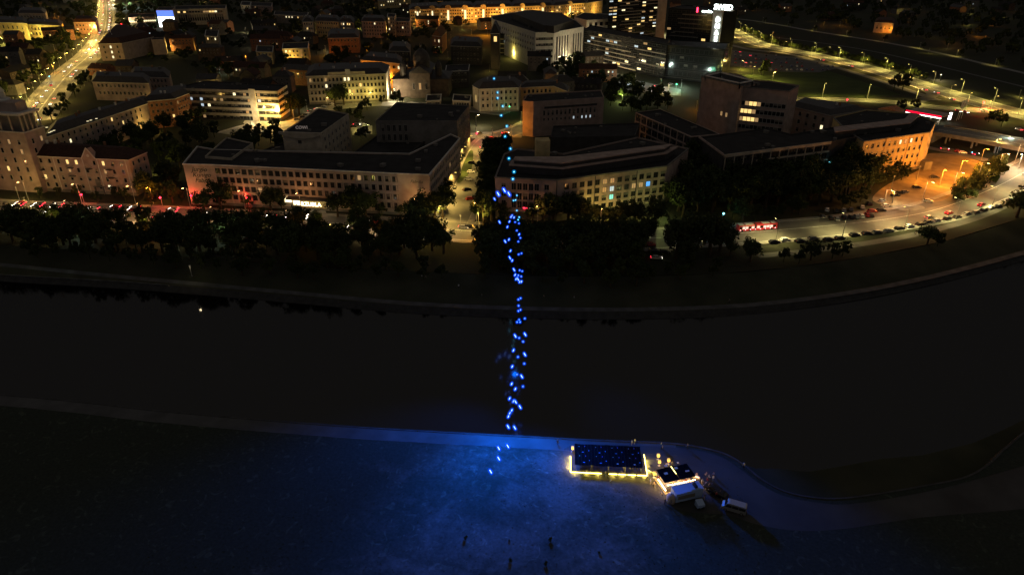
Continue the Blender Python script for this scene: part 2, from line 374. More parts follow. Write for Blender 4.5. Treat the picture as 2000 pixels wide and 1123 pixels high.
# orange lit lot beside the ochre building
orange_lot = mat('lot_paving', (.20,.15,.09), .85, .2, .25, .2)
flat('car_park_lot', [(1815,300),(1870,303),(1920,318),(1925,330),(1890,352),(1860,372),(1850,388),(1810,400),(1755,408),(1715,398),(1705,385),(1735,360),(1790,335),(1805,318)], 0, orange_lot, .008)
flat('parking_apron', [(1600,425),(1700,408),(1740,402),(1790,398),(1850,392),(1875,395),(1780,412),(1740,420),(1700,426),(1600,434)], 0, M['asphalt'], .014, closed_smooth=False)
flat('round_island', [(1752,404),(1775,400),(1800,402),(1805,408),(1780,412),(1757,410)], 0, M['pave'], .022)
flat('triangle_lawn', [(1440,110),(1530,120),(1620,140),(1700,165),(1760,186),(1700,190),(1560,188),(1480,180),(1440,160)], 0, M['grass'], .006, closed_smooth=False)
flat('car_park_surface', [(1425,98),(1480,104),(1560,113),(1640,133),(1600,142),(1500,140),(1425,128)], 0, M['asphalt'], .010, closed_smooth=False)
flat('plaza_lawn', [(912,300),(924,296),(921,330),(905,352),(893,356),(900,325)], 0, M['grass'], .03)
flat('office_forecourt', [(478,236),(560,238),(600,246),(560,262),(500,258)], 0, M['pave'], .034)
flat('yard_lot', [(684,246),(727,246),(727,262),(688,264)], 0, M['pave'], .01, closed_smooth=False)
flat('tower_forecourt', [(1040,112),(1150,118),(1230,155),(1330,175),(1330,188),(1220,176),(1120,132)], 0, M['asphalt'], .01, closed_smooth=False)
flat('cafe_terrace', [(575,398),(632,400),(640,425),(575,420)], 0, M['pave'], .05, closed_smooth=False)
# ============================================================ BUILDINGS
wincache = {}
def win_mesh(ww, hh, pane, fr='frame', style='cross'):
    k = (round(ww, 1), round(hh, 1), pane, fr, style)
    if k in wincache: return wincache[k]
    ww, hh = k[0], k[1]; mb = MB(); t = max(.07, ww * .05)
    mb.mi = 0                                             # reveal: pane set back in a proud surround
    for a in ((-ww/2, -ww/2+t, -hh/2, hh/2), (ww/2-t, ww/2, -hh/2, hh/2), (-ww/2+t, ww/2-t, hh/2-t, hh/2), (-ww/2+t, ww/2-t, -hh/2, -hh/2+t)):
        mb.box(a[0], a[1], -.16, .02, a[2], a[3])
    if style == 'cross':
        mb.box(-.04, .04, -.10, .0, -hh/2+t, hh/2-t)
    if style == 'sill': mb.box(-ww/2-.15, ww/2+.15, -.32, -.165, -hh/2-.14, -hh/2)
    mb.mi = 1
    if pane == 'blind':
        mb.face([(-ww/2+t, -.03, -hh/2+t), (ww/2-t, -.03, -hh/2+t), (ww/2-t, -.03, 0), (-ww/2+t, -.03, 0)]); mb.mi = 2
        mb.face([(-ww/2+t, -.03, 0), (ww/2-t, -.03, 0), (ww/2-t, -.03, hh/2-t), (-ww/2+t, -.03, hh/2-t)])
        me = mb.mesh('window', [M[fr], M['glass'], M['curtain']])
    else:
        mb.face([(-ww/2+t, -.03, -hh/2+t), (ww/2-t, -.03, -hh/2+t), (ww/2-t, -.03, hh/2-t), (-ww/2+t, -.03, hh/2-t)])
        me = mb.mesh('window', [M[fr], M[pane]])
    wincache[k] = me; return me
def windows(par, c, p0, p1, rows, cols, ww, hh, m0=.06, m1=.06, lit=.04, litset=None, fr='frame', style='cross', skip=(), name='window', out=0.0, panes=('lit','litw','litd'), blind=.3):
    """rows: list of z centres; columns spread between p0 and p1 (as seen from outside, left to right)"""
    a, b = Vector(p0[:2]), Vector(p1[:2]); d = b - a; L = d.length; u = d / L; nrm = Vector((u.y, -u.x)); rz = math.atan2(u.y, u.x)
    for ri, z in enumerate(rows):
        for ci in range(cols):
            if (ri, ci) in skip: continue
            t = m0 + (1 - m0 - m1) * ((ci + .5) / cols)
            if litset is not None and (ri, ci) in litset: k = litset[(ri, ci)] if isinstance(litset, dict) else 'lit'
            elif rnd.random() < lit: k = rnd.choice(panes)
            else: k = 'blind' if rnd.random() < blind else 'glass'
            p = a + u * (t * L) + nrm * out
            inst(name, win_mesh(ww, hh, k, fr, style), par, (p.x - c[0], p.y - c[1], z), rz)
def bldg(label, px, h, wall='stucco', roof='flat', rm='roof', name='building', cat='building', fac=(), rise=3.0, inset=5.0, eave=.5, cornice=True, group=None, vents=3, chim=0, zb=-.3, world=None, plinth=None, foot=True):
    P = world or [G(x, y, h) for x, y in px]
    flip = area(P) < 0
    Q = P[::-1] if flip else list(P)
    c = (sum(p[0] for p in Q) / len(Q), sum(p[1] for p in Q) / len(Q))
    e = tag(empty(name, (c[0], c[1], 0)), label, cat, group)
    e['h'] = h
    if foot: FOOT.append((Q, (min(p[0] for p in Q), max(p[0] for p in Q), min(p[1] for p in Q), max(p[1] for p in Q))))
    L = [(p[0]-c[0], p[1]-c[1]) for p in Q]
    mb = MB(); wm_ = M[wall] if isinstance(wall, str) else wall; rm_ = M[rm] if isinstance(rm, str) else rm
    if roof == 'flat':
        I = offset(L, .35); mb.prism(L, zb, h, top=False, bot=False); mb.ring(L, I, h, h); mb.ring(I, I, h-.7, h)
        mb.build('wall', wm_, e)
        MB().face([(p[0], p[1], h-.68) for p in I]).build('roof', rm_, e)
        if cornice:
            O = offset(L, -.25); cb = MB(); cb.ring(O, O, h-.45, h+.05); cb.ring(O, I, h+.05, h+.05); cb.ring(O, L, h-.45, h-.45); cb.build('cornice', M['trim'] if cornice is True else M[cornice], e)
        zt = h - .68; Z = I
    else:
        mb.prism(L, zb, h, top=False, bot=False); mb.build('wall', wm_, e)
        O = offset(L, -eave); rb = MB()
        if roof == 'gable' and len(L) == 4:
            l01 = math.dist(L[0], L[1]); l12 = math.dist(L[1], L[2])
            k = 0 if l01 > l12 else 1
            o = O[k:] + O[:k]; m1 = ((o[1][0]+o[2][0])/2, (o[1][1]+o[2][1])/2, h+rise); m0_ = ((o[3][0]+o[0][0])/2, (o[3][1]+o[0][1])/2, h+rise)
            v = [(q[0], q[1], h) for q in o] + [m0_, m1]
            rb.add(v, [(0,1,5,4), (2,3,4,5), (3,2,1,0)]); rb.build('roof', rm_, e)
            l = L[k:] + L[:k]
            for (i, j) in ((1, 2), (3, 0)):
                gb = MB(); mm = ((l[i][0]+l[j][0])/2, (l[i][1]+l[j][1])/2, h + rise*.93); gb.face([(l[i][0], l[i][1], h), (l[j][0], l[j][1], h), mm]); gb.build('gable', wm_, e)
            zt = h + rise * .5
        else:
            T = offset(O, inset); rb.ring(O, T, h, h + rise); rb.face([(p[0], p[1], h+rise) for p in T]); rb.face([(p[0], p[1], h) for p in O][::-1]); rb.build('roof', rm_, e); zt = h + rise
        if cornice:
            O2 = offset(L, -.3); cb = MB(); cb.ring(O2, O2, h-.5, h-.02); cb.ring(O2, L, h-.5, h-.5); cb.build('cornice', M['trim'] if cornice is True else M[cornice], e)
        Z = offset(L, inset * .8)
    if plinth:
        O3 = offset(L, -.12); MB().ring(O3, O3, zb, plinth).ring(O3, L, plinth, plinth).build('plinth', M['grey'], e)
    # roof furniture
    n = len(Z)
    for i in range(vents + chim):
        a = rnd.randrange(n); t = rnd.uniform(.1, .9); q = (Z[a][0]*(1-t)+Z[(a+1) % n][0]*t, Z[a][1]*(1-t)+Z[(a+1) % n][1]*t); k = rnd.uniform(.12, .55)
        q = (q[0]*(1-k), q[1]*(1-k))
        if not inside((q[0]+c[0], q[1]+c[1]), Q): continue
        v = MB()
        if i < vents:
            s = rnd.uniform(.5, 1.4); v.box(-s, s, -s*.7, s*.7, 0, s); v.box(-s*1.1, s*1.1, -s*.8, s*.8, s, s+.08); v.build('roof_vent', M['grey'], e, (q[0], q[1], zt), rnd.random()*3)
        else:
            v.box(-.5, .5, -.4, .4, -2.5, 1.5); v.box(-.6, .6, -.5, .5, 1.5, 1.65); v.build('chimney', M['brick'] if rnd.random() < .5 else M['trim'], e, (q[0], q[1], zt), rnd.random()*3)
    # facades are given by index of the edge in the order of px, seen left to right from outside
    N = len(P)
    for f in fac:
        f = dict(f); i = f.pop('e'); p0, p1 = P[i], P[(i+1) % N]
        # outside normal must point away from the centroid side: seen left-to-right means p0->p1 with nrm=(uy,-ux) outward
        if flip: p0, p1 = p1, p0
        if f.pop('swap', False): p0, p1 = p1, p0
        windows(e, c, p0, p1, **f)
    return e, c, P
def band(e, c, p0, p1, z0, z1, d=.25, m='trim', t0=0.0, t1=1.0, name='band', out=0.0):
    a, b = Vector(p0[:2]), Vector(p1[:2]); u = (b - a).normalized(); L = (b - a).length; nr = Vector((u.y, -u.x)); rz = math.atan2(u.y, u.x)
    mb = MB().box(t0*L, t1*L, -d-out, .0-out, z0, z1); return mb.build(name, M[m] if isinstance(m, str) else m, e, (a.x-c[0], a.y-c[1], 0), rz)
def text(par, s, size, loc, rz, m, depth=.05, flat_=False, name='lettering', shear=0, rx=None):
    cu = bpy.data.curves.new(name, 'FONT'); cu.body = s; cu.size = size; cu.extrude = depth; cu.align_x = 'CENTER'; cu.shear = shear; cu.resolution_u = 2
    o = bpy.data.objects.new(name, cu); col.objects.link(o)
    dg = bpy.context.evaluated_depsgraph_get(); me = bpy.data.meshes.new_from_object(o.evaluated_get(dg)); bpy.data.objects.remove(o)
    me.name = name; me.materials.clear(); me.materials.append(M[m] if isinstance(m, str) else m)
    q = inst(name, me, par, loc); q.rotation_euler = (R(90) if rx is None else rx, 0, rz); return q
def mid(a, b, t=.5): return (a[0]*(1-t)+b[0]*t, a[1]*(1-t)+b[1]*t)
# ---- A corner tower with its columned lantern (left edge)
tw, tc_, tP = bldg('rose corner tower with a columned lantern storey beside the long residential block', [(-62,252),(47,259),(85,247),(-10,240)], 30, 'pink', cornice=True, name='corner_tower', cat='tower', vents=0,
    fac=[dict(e=0, rows=[25, 20.5, 16, 11.5, 7], cols=5, ww=1.5, hh=2.4, lit=.08, style='sill'), dict(e=1, rows=[25, 20.5, 16, 11.5], cols=2, ww=1.5, hh=2.4, lit=.3, style='sill')])
Lp = [(p[0]-tc_[0], p[1]-tc_[1]) for p in tP]
if area(Lp) < 0: Lp = Lp[::-1]
I1 = offset(Lp, 2.2); MB().prism(I1, 29.4, 38).build('lantern_wall', M['grey'], tw)
I0 = offset(Lp, .6)
for i in range(4):
    for k in range(5 if i % 2 == 0 else 4):
        t = k / (5 if i % 2 == 0 else 4); q = mid(I0[i], I0[(i+1) % 4], t)
        MB().cyl((q[0], q[1], 29.4), (q[0], q[1], 37.6), .42, .36, 8).build('column', M['stucco'], tw)
MB().prism(offset(Lp, -.3), 37.6, 38.6).build('entablature', M['trim'], tw)
MB().prism(offset(Lp, 3.0), 38.6, 43).build('upper_storey', M['pink'], tw)
MB().lathe([(5, 43), (5, 43.6), (3.4, 44.2), (3.2, 47), (3.6, 47.1), (2.4, 49), (.5, 50.4), (.15, 53)], 12).build('spire', M['trim'], tw)
# ---- B residential block with pediment
eb, cb, PB = bldg('long rose residential block with a pediment and balconies facing the riverside avenue', [(45,303),(250,312),(286,297),(95,285)], 18, 'pink', 'hip', 'tile', name='residential_block', rise=4, inset=6.5, chim=5, vents=0, plinth=1.5,
    fac=[dict(e=0, rows=[15.6, 11.6, 7.6, 3.7], cols=11, ww=1.5, hh=2.2, lit=.0, litset={(0,4):'lit',(0,5):'lit',(0,8):'lit',(2,1):'lit',(3,8):'litw',(1,4):'litd',(1,8):'litd'}, style='sill', m0=.03, m1=.03, skip={(0,6),(3,6)}),
         dict(e=1, rows=[15.4, 11.4, 7.4, 3.6], cols=3, ww=1.3, hh=2.0, lit=.0, style='sill')])
a, b = Vector(PB[0]), Vector(PB[1]); u = (b-a).normalized(); nr = Vector((u.y, -u.x)); rzb = math.atan2(u.y, u.x); LB = (b-a).length
for t, zs in ((.135, (12.4, 8.6)), (.43, (14.0, 10.0)), (.61, (14,)), (.80, (14.0, 10.0))):
    for z in zs:
        p = a + u*(t*LB); m = MB().box(-1.6, 1.6, -1.35, -.02, z-1.5, z-1.3)
        for k in range(9): m.box(-1.55+k*.38, -1.5+k*.38, -1.32, -1.27, z-1.3, z-.35)
        m.box(-1.6, 1.6, -1.36, -1.24, z-.35, z-.27); m.box(-1.6, -1.52, -1.3, 0, z-.35, z-.27); m.box(1.52, 1.6, -1.3, 0, z-.35, z-.27)
        m.build('balcony', M['dframe'], eb, (p.x-cb[0], p.y-cb[1], 0), rzb)
p = a + u*(.635*LB)
m = MB(); m.add([(-3.6,-.55,17.6),(3.6,-.55,17.6),(0,-.55,22.6),(-3.6,3,17.6),(3.6,3,17.6),(0,3,22.6)], [(0,1,2),(3,5,4),(0,2,5,3),(1,4,5,2),(0,3,4,1)])
m.build('pediment', M['pink'], eb, (p.x-cb[0], p.y-cb[1], 0), rzb)
m = MB(); m.obox((-1.9,-.6,20.3), (1.95,0,2.7), (0,.12,0), (-.16,0,.12)); m.obox((1.9,-.6,20.3), (1.95,0,-2.7), (0,.12,0), (.16,0,.12)); m.cyl((0,-.62,19.2), (0,-.5,19.2), .7, .7, 10)
m.build('pediment_moulding', M['trim'], eb, (p.x-cb[0], p.y-cb[1], 0), rzb)
for t in (.02, .07, .28, .56, .70, .965): band(eb, cb, PB[0], PB[1], 1, 17.4, .14, 'trim', t, t+.006, 'pilaster')
p = a + u*(.655*LB); MB().box(-2.8, 2.8, -.9, 0, 3.6, 4.0).box(-2.4, -2.0, -.8, 0, 0, 3.6).box(2.0, 2.4, -.8, 0, 0, 3.6).box(-1.2,1.2,-.2,0,4.0,7.5).build('portal', M['grey'], eb, (p.x-cb[0], p.y-cb[1], 0), rzb)
# ---- C oblique wing
e, c, P = bldg('long oblique tenement wing with lit skylights running back from the corner tower', [(88,268),(286,203),(300,190),(100,246)], 17, 'pink', 'hip', 'rooftin', name='tenement_wing', rise=3.5, inset=4.5, chim=7, vents=0,
    fac=[dict(e=0, rows=[14.6, 10.8, 7, 3.2], cols=17, ww=1.4, hh=2.1, lit=.05, style='sill')])
for px_, py_ in ((91,240),(96,250),(100,248),(105,246),(171,228),(177,226),(188,223)):
    q = G(px_, py_+8, 20.0); MB().box(-.55, .55, -.35, .35, 0, .12).build('skylight', M['litw'], e, (q[0]-c[0], q[1]-c[1], 19.6), .3)
bldg('brick tenement wing standing behind the oblique wing', [(276,199),(341,193),(369,182),(372,170),(300,180)], 18, 'brick', 'hip', 'rooftin', name='brick_tenement', rise=3, inset=4, chim=3, vents=0,
    fac=[dict(e=0, rows=[15, 11, 7], cols=6, ww=1.4, hh=2.0, lit=.08), dict(e=1, rows=[15, 11, 7], cols=5, ww=1.4, hh=2.0, lit=.1)])
# ---- D long white riverside building
hD = 19.5
eD, cD, PD = bldg('very long white office with a grid of dark windows and cursive lettering', [(357,320),(413,321.5),(777,338.5),(838,341),(868,306),(898,270),(880,262),(800,300),(420,292),(385,286)], hD, 'white', 'flat', 'roof', name='white_office', vents=14, plinth=1.2)
r4 = [16.6, 12.5, 8.4, 4.4]
windows(eD, cD, PD[1], PD[2], r4, 27, 2.3, 2.5, .01, .0, lit=0.0, litset={(0,21):'litd',(2,6):'litd'}, fr='dframe', skip={(3,k) for k in range(10,17)}, blind=.1, style='plain')
band(eD, cD, PD[1], PD[2], 18.3, 18.75, .35, 'white', 0, 1, 'ledge'); 
for z in (14.35, 10.3, 6.3): band(eD, cD, PD[1], PD[2], z, z+.3, .12, 'white', .04, 1, 'ledge')
for i in range(28): band(eD, cD, PD[1], PD[2], 1.2, 18.3, .14, 'white', .012 + i*.0362 - .004, .012 + i*.0362 + .004, 'pier')
windows(eD, cD, PD[3], PD[4], r4, 9, 2.0, 2.4, .03, .03, lit=0.02, blind=.2); windows(eD, cD, PD[4], PD[5], r4, 9, 2.0, 2.4, .03, .03, lit=.02)
windows(eD, cD, PD[2], PD[3], [2.2], 3, 2.0, 2.4, .2, .05, lit=0)
rzD = math.atan2(PD[1][1]-PD[0][1], PD[1][0]-PD[0][0]); uD = Vector((math.cos(rzD), math.sin(rzD))); nD = Vector((uD.y, -uD.x))
for k, (s, z, x) in enumerate((('Jurgio', 16.0, 7.2), ('Kunigo', 13.4, 7.8), ('Fabrika', 10.8, 8.6))):
    q = Vector(PD[0]) + uD*(x) + nD*.1; text(eD, s, 3.1, (q.x-cD[0], q.y-cD[1], z), rzD, 'dframe', .06, shear=.35)
rz2 = math.atan2(PD[3][1]-PD[2][1], PD[3][0]-PD[2][0]); u2 = Vector((math.cos(rz2), math.sin(rz2))); n2 = Vector((u2.y, -u2.x))
q = Vector(PD[2]) + u2*8.2 + n2*.1; text(eD, 'Fabrika', 2.0, (q.x-cD[0], q.y-cD[1], 15.3), rz2, 'grey', .06, shear=.35)
# entrance with lit sign and awnings
rz1 = math.atan2(PD[2][1]-PD[1][1], PD[2][0]-PD[1][0]); u1 = Vector((math.cos(rz1), math.sin(rz1))); n1 = Vector((u1.y, -u1.x)); L1 = (Vector(PD[2])-Vector(PD[1])).length
def onD(t, out=0): return Vector(PD[1]) + u1*(t*L1) + n1*out
q = onD(.525, .2); MB().box(-11, 11, -3.2, 0, 5.6, 6.3).build('canopy', M['dframe'], eD, (q.x-cD[0], q.y-cD[1], 0), rz1)
q = onD(.535, .45); MB().box(-6, 6, -.08, 0, 1.2, 4.9).build('sign_board', M['yellow'], eD, (q.x-cD[0], q.y-cD[1], 0), rz1)
signm = emat('sign_letters', (1,.86,.5), 5)
q = onD(.537, 3.5); text(eD, 'RZUBLA', 2.6, (q.x-cD[0], q.y-cD[1], 3.2), rz1, signm, .12)
for t, zz in ((.40, 5.2), (.445, 4.0), (.635, 4.0)):
    q = onD(t, 1.0); g = MB().box(-1.6, 1.6, -.15, 0, zz-1.5, zz+.5); g.build('lit_display', emat('display_lit', (1,.82,.45), 3.2), eD, (q.x-cD[0], q.y-cD[1], 0), rz1)
# ---- D2 block behind at the right
bldg('tall dark block behind the white office with a lit side wall', [(733,236),(893,236),(917,206),(775,200)], 25, 'grey', 'flat', 'roof', name='rear_block', vents=5, cornice=False,
    fac=[dict(e=0, rows=[21, 16], cols=5, ww=1.6, hh=3.5, m0=.05, m1=.6, lit=0), dict(e=1, rows=[21, 17, 13, 9], cols=6, ww=1.4, hh=2.0, lit=.0)])
bldg('low dark link roof beside the side street', [(690,298),(800,299),(865,247),(820,243),(740,262)], 14, 'dkgrey', 'flat', 'roof', name='link_wing', vents=6, cornice=False)
# ---- E building with rooftop letters
hE = 26
eE, cE, PE = bldg('pale block with a bowed roof edge carrying COWI letters on top', [(551,259),(625,261.5),(681,222),(621,211)], hE, 'stucco', 'flat', 'roof', name='sign_building', vents=2, cornice=False,
    fac=[dict(e=1, rows=[22, 18, 14, 10], cols=7, ww=1.5, hh=1.9, lit=.0)])
a, b = Vector(PE[0]), Vector(PE[1]); u = (b-a).normalized(); nr = Vector((u.y, -u.x)); rz = math.atan2(u.y, u.x); L = (b-a).length
m = MB(); K = 10
for i in range(K):
    t0, t1 = i/K, (i+1)/K; f = lambda t: hE + .3 - 2.4*(1-(2*t-1)**2)
    x0, x1 = -1.5+t0*(L+3), -1.5+t1*(L+3)
    m.add([(x0,-1.2,hE+.5),(x1,-1.2,hE+.5),(x1,-1.2,f(t1)-.5),(x0,-1.2,f(t0)-.5),(x0,0,hE+.5),(x1,0,hE+.5),(x1,0,f(t1)-.5),(x0,0,f(t0)-.5)], [(0,3,2,1),(4,5,6,7),(0,1,5,4),(3,7,6,2)])
m.build('bowed_fascia', M['stucco'], eE, (a.x-cE[0], a.y-cE[1], 0), rz)
q = G(589, 251, hE); m = text(eE, 'COWI', 2.2, (q[0]-cE[0], q[1]-cE[1], hE-.3), 0, emat('letters_dim', (1,.8,.7), .13), .2)
q = a + u*(L*.45) + nr*.0; windows(eE, cE, (a + u*(L*.36)), (a + u*(L*.52)), [21.5], 1, 2.0, 1.8, lit=0); windows(eE, cE, a+u*(L*.62), a+u*(L*.86), [14.5], 1, 3, 5, lit=0)
q = Vector(PE[1])*.3 + Vector(PE[2])*.7
MB().box(-.8,.8,-.3,.3,-.4,.4).build('floodlight', M['litk'], eE, (G(645,250,22)[0]-cE[0], G(645,250,22)[1]-cE[1], 22), .8)
bldg('small gabled wing with a lit end wall behind the long white office', [(494,279),(452,309),(400,305),(442,268)], 20, 'stucco', 'flat', 'roof', name='gabled_wing', vents=1, cornice=False, fac=[dict(e=0, rows=[16.5], cols=4, ww=1.4, hh=3.6, lit=0, m0=.3)])
bldg('dark low annex between the lettered building and the long white office', [(500,298),(600,300),(640,288),(550,280)], 15, 'dkgrey', 'flat', 'roof', name='annex', vents=4, cornice=False)
# ---- G banded office block
hG = 20.5
eG, cG, PG = bldg('office block with pale horizontal bands and a projecting stair bay', [(340,172),(541,178.5),(560,166.5),(400,158)], hG, 'dkgrey', 'flat', 'roof', name='banded_office', vents=8, cornice=False)
for i, z in enumerate([20.0, 16.0, 12.0, 8.0, 4.0]):
    band(eG, cG, PG[0], PG[1], z-1.2, z+.45, .35, 'stucco'); band(eG, cG, PG[1], PG[2], z-1.2, z+.45, .35, 'stucco')
windows(eG, cG, PG[0], PG[1], [17.6, 13.6, 9.6, 5.6, 1.8], 30, 2.2, 2.1, .0, .0, lit=.10, fr='dframe', panes=('litd','litk','litw','litd'), blind=.35); windows(eG, cG, PG[1], PG[2], [17.6,13.6,9.6,5.6], 9, 2.4, 2.1, .03, .03, lit=.04, blind=.3, fr='dframe')
band(eG, cG, PG[0], PG[1], 0, 21.5, .9, 'stucco', .73, .79, 'stair_bay')
# ---- H neoclassical building
hH = 21
eH, cH, PH = bldg('ochre neoclassical building with four rows of arched windows and a central attic', [(598,149),(753,144),(760,128),(604,131)], hH, 'stucco', 'hip', 'rooftin', name='neoclassical_building', rise=3.5, inset=6, chim=6, vents=0, plinth=1.5,
    fac=[dict(e=0, rows=[17.8, 13.2, 8.6, 3.9], cols=20, ww=1.6, hh=2.6, lit=.05, style='sill', litset={(0,9):'litw',(0,10):'litw'}, m0=.02, m1=.02), dict(e=3, swap=False, rows=[17.8,13.2,8.6], cols=3, ww=1.6, hh=2.5, lit=0, style='sill')])
for z in (10.9, 15.6, 6.3): band(eH, cH, PH[0], PH[1], z, z+.35, .2, 'trim')
band(eH, cH, PH[0], PH[1], 21, 23.2, .2, 'stucco', .27, .74, 'attic'); band(eH, cH, PH[0], PH[1], 21, 25, .3, 'trim', .49, .55, 'attic_crest')
eI, cI, PI_ = bldg('amber lit corner house with tall lit stair windows behind the neoclassical building', [(704,117),(752,121.5),(785,125),(784,112),(720,106)], 21, 'yellow', 'hip', 'rooftin', name='amber_house', rise=3, inset=4, chim=3, vents=0,
    fac=[dict(e=0, rows=[18, 14], cols=3, ww=1.8, hh=2.4, lit=.7, m0=.05), dict(e=1, rows=[17.5, 12.5, 7.5, 3], cols=3, ww=1.8, hh=2.6, lit=.35, litset={(0,0):'litw',(0,2):'litw',(3,0):'litw',(3,1):'litw'})])
# ---- J domed church
cx, cyy = G(823, 190, 0)
ch = tag(empty('church', (cx, cyy, 0)), 'dark church with a dome over the crossing between two small turrets', 'church')
FOOT.append(([(cx-26,cyy-2),(cx+26,cyy-2),(cx+26,cyy+45),(cx-26,cyy+45)], (cx-26,cx+26,cyy-2,cyy+45)))
m = MB(); m.box(-22, 22, 0, 34, 0, 14); m.box(-8, 8, -4, 40, 0, 19); m.build('nave', M['drab'], ch)
m = MB(); m.add([(-23,-.5,14),(23,-.5,14),(23,35,14),(-23,35,14),(-14,17,18.5),(14,17,18.5)], [(0,1,5,4),(1,2,5),(2,3,4,5),(3,0,4)]); m.add([(-8.6,-4.6,19),(8.6,-4.6,19),(8.6,40,19),(-8.6,40,19),(0,-4.6,24),(0,40,24)], [(0,1,4),(1,2,5,4),(2,3,5),(3,0,4,5)]); m.build('nave_roof', M['rooftin'], ch)
m = MB().lathe([(6.5,18),(6.5,26),(7.2,26.2),(6.8,27.4),(6.2,30),(4.6,32.6),(2.4,34.4),(1.2,35),(1.1,37.4),(.2,39.4),(.08,41.5)], 16, (0, 14)); m.build('dome', M['rooftin'], ch, smooth=False)
for s in (-1, 1): MB().lathe([(2.6,14),(2.6,22),(3,22.2),(2.4,24.6),(.9,26.6),(.1,29)], 10, (s*14, 6)).build('turret', M['rooftin'], ch)
for s in (-1, 0, 1): inst('window', win_mesh(1.8, 5, 'litd' if s == 0 else 'glass'), ch, (s*5.0, -4.0, 9))
# ---- K..O
bldg('narrow gabled house front glowing orange', [(844,70),(862,72),(872,62),(852,58)], 18, 'brick', 'gable', 'tile', name='gabled_house', rise=7, vents=0, fac=[dict(e=0, rows=[13, 6], cols=2, ww=1.6, hh=3, lit=1)])
ce, cc, cp = bldg('dark square bell tower with a yellow green lit opening', [(958,66),(975,66),(977,57),(960,57)], 33, 'dkgrey', 'hip', 'rooftin', name='bell_tower', cat='tower', rise=8, inset=4, vents=0)
inst('window', win_mesh(3, 5, 'bellglow' if 'bellglow' in M else 'lit'), ce, (cp[0][0]*.45+cp[1][0]*.55-cc[0], cp[0][1]-cc[1]-.1, 28), 0)
hM = 17
eM, cM, PM = bldg('pale courthouse like front with two glaring wall lamps and a gabled side', [(923,167),(936,174),(1013,171),(1018,160),(950,156)], hM, 'stucco', 'hip', 'rooftin', name='lamp_lit_house', rise=4, inset=5, chim=4, vents=0, plinth=1.2,
    fac=[dict(e=1, rows=[14, 9.7, 5], cols=8, ww=1.6, hh=2.4, lit=.0, style='sill', m0=.03, m1=.03), dict(e=0, rows=[9], cols=1, ww=1.6, hh=5, lit=1)])
for t in (0, .3, .47, .62, .97): band(eM, cM, PM[1], PM[2], 1, 16.3, .3, 'trim', t, t+.02, 'pilaster')
eM2, cM2, PM2 = bldg('lower ochre wing with dark windows right of the lamp lit house', [(1017,171),(1082,168),(1108,178),(1112,170),(1080,160),(1019,163)], 14, 'yellow', 'hip', 'rooftin', name='courtyard_wing', rise=2.5, inset=4, chim=1, vents=0,
    fac=[dict(e=0, rows=[10.8, 6.4], cols=7, ww=1.8, hh=2.6, lit=.0, style='sill'), dict(e=1, rows=[10.8,6.4], cols=4, ww=1.4, hh=2.4, lit=.1)])
eN, cN, PN = bldg('broad brown hall with a stepped top and a row of narrow windows', [(1021,197),(1042,199),(1180,190),(1174,176),(1030,184)], 22, 'pink', 'flat', 'roof', name='brown_hall', vents=5, cornice=False,
    fac=[dict(e=1, rows=[14.5], cols=13, ww=1.3, hh=3.2, lit=0, m0=.12, m1=.1), dict(e=1, rows=[10.5], cols=13, ww=1.0, hh=1.8, lit=0.02, m0=.12, m1=.1, litset={(0,7):'litk',(0,9):'litk',(0,10):'litk'}, panes=('litk',))])
band(eN, cN, PN[1], PN[2], 17.2, 18.4, .3, 'dkgrey', .15, .9, 'recess')
# ---- O main curved ministry block
hO = 19
eO, cO, PO = bldg('large cranked grey block with square windows and white attic lines facing the lit strand', [(967,346),(1087,351.5),(1303,324),(1345,290),(1245,268),(1100,300),(1010,290),(985,300)], hO, 'pink', 'flat', 'roof', name='cranked_block', vents=9, cornice='grey', plinth=3.2)
ro = [15.6, 11.7, 7.8]
windows(eO, cO, PO[0], PO[1], [15.6], 1, 2.0, 2.1, .10, .82, lit=0); windows(eO, cO, PO[0], PO[1], [11.7, 7.6, 3.8], 1, 2.0, 2.4, .10, .82, lit=0)
windows(eO, cO, PO[0], PO[1], [15.2, 10.8, 7.0], 5, 2.1, 3.2, .26, .27, lit=0, blind=.1); windows(eO, cO, PO[0], PO[1], [15.4, 11.2, 7.4], 1, 2.2, 2.6, .76, .07, lit=0)
windows(eO, cO, PO[1], PO[2], [15.4, 11.6, 7.8, 4.0], 14, 2.3, 2.5, .055, .0, lit=.0, fr='dframe', blind=.45, litset={(0,6):'litd',(1,6):'litk',(1,5):'litd',(0,5):'litd',(1,10):'litd',(1,11):'litb',(2,6):'litc',(1,9):'litd'})
for t in (0., .335, .715): band(eO, cO, PO[1], PO[2], 0, 18.5, .18, 'dkgrey', t, t+.006, 'downpipe')
for i in range(4): band(eO, cO, PO[0], PO[1], 3, 17.0, .35, 'pink', .352+i*.094, .362+i*.094, 'pier')
band(eO, cO, PO[0], PO[1], 4.2, 4.9, 2.2, 'stucco', .18, .78, 'canopy'); band(eO, cO, PO[1], PO[2], 2.6, 3.3, 1.5, 'stucco', .55, .97, 'canopy')
rzO = math.atan2(PO[1][1]-PO[0][1], PO[1][0]-PO[0][0]); uO = Vector((math.cos(rzO), math.sin(rzO)))
for x, mm in ((.50, 'red'), (.60, 'litw'), (.69, 'litw')):
    q = Vector(PO[0]) + uO*(x*(Vector(PO[1])-Vector(PO[0])).length); MB().box(-1,1,-.45,-.35,5.4,5.8).build('shop_sign', M[mm], eO, (q.x-cO[0], q.y-cO[1], 0), rzO)
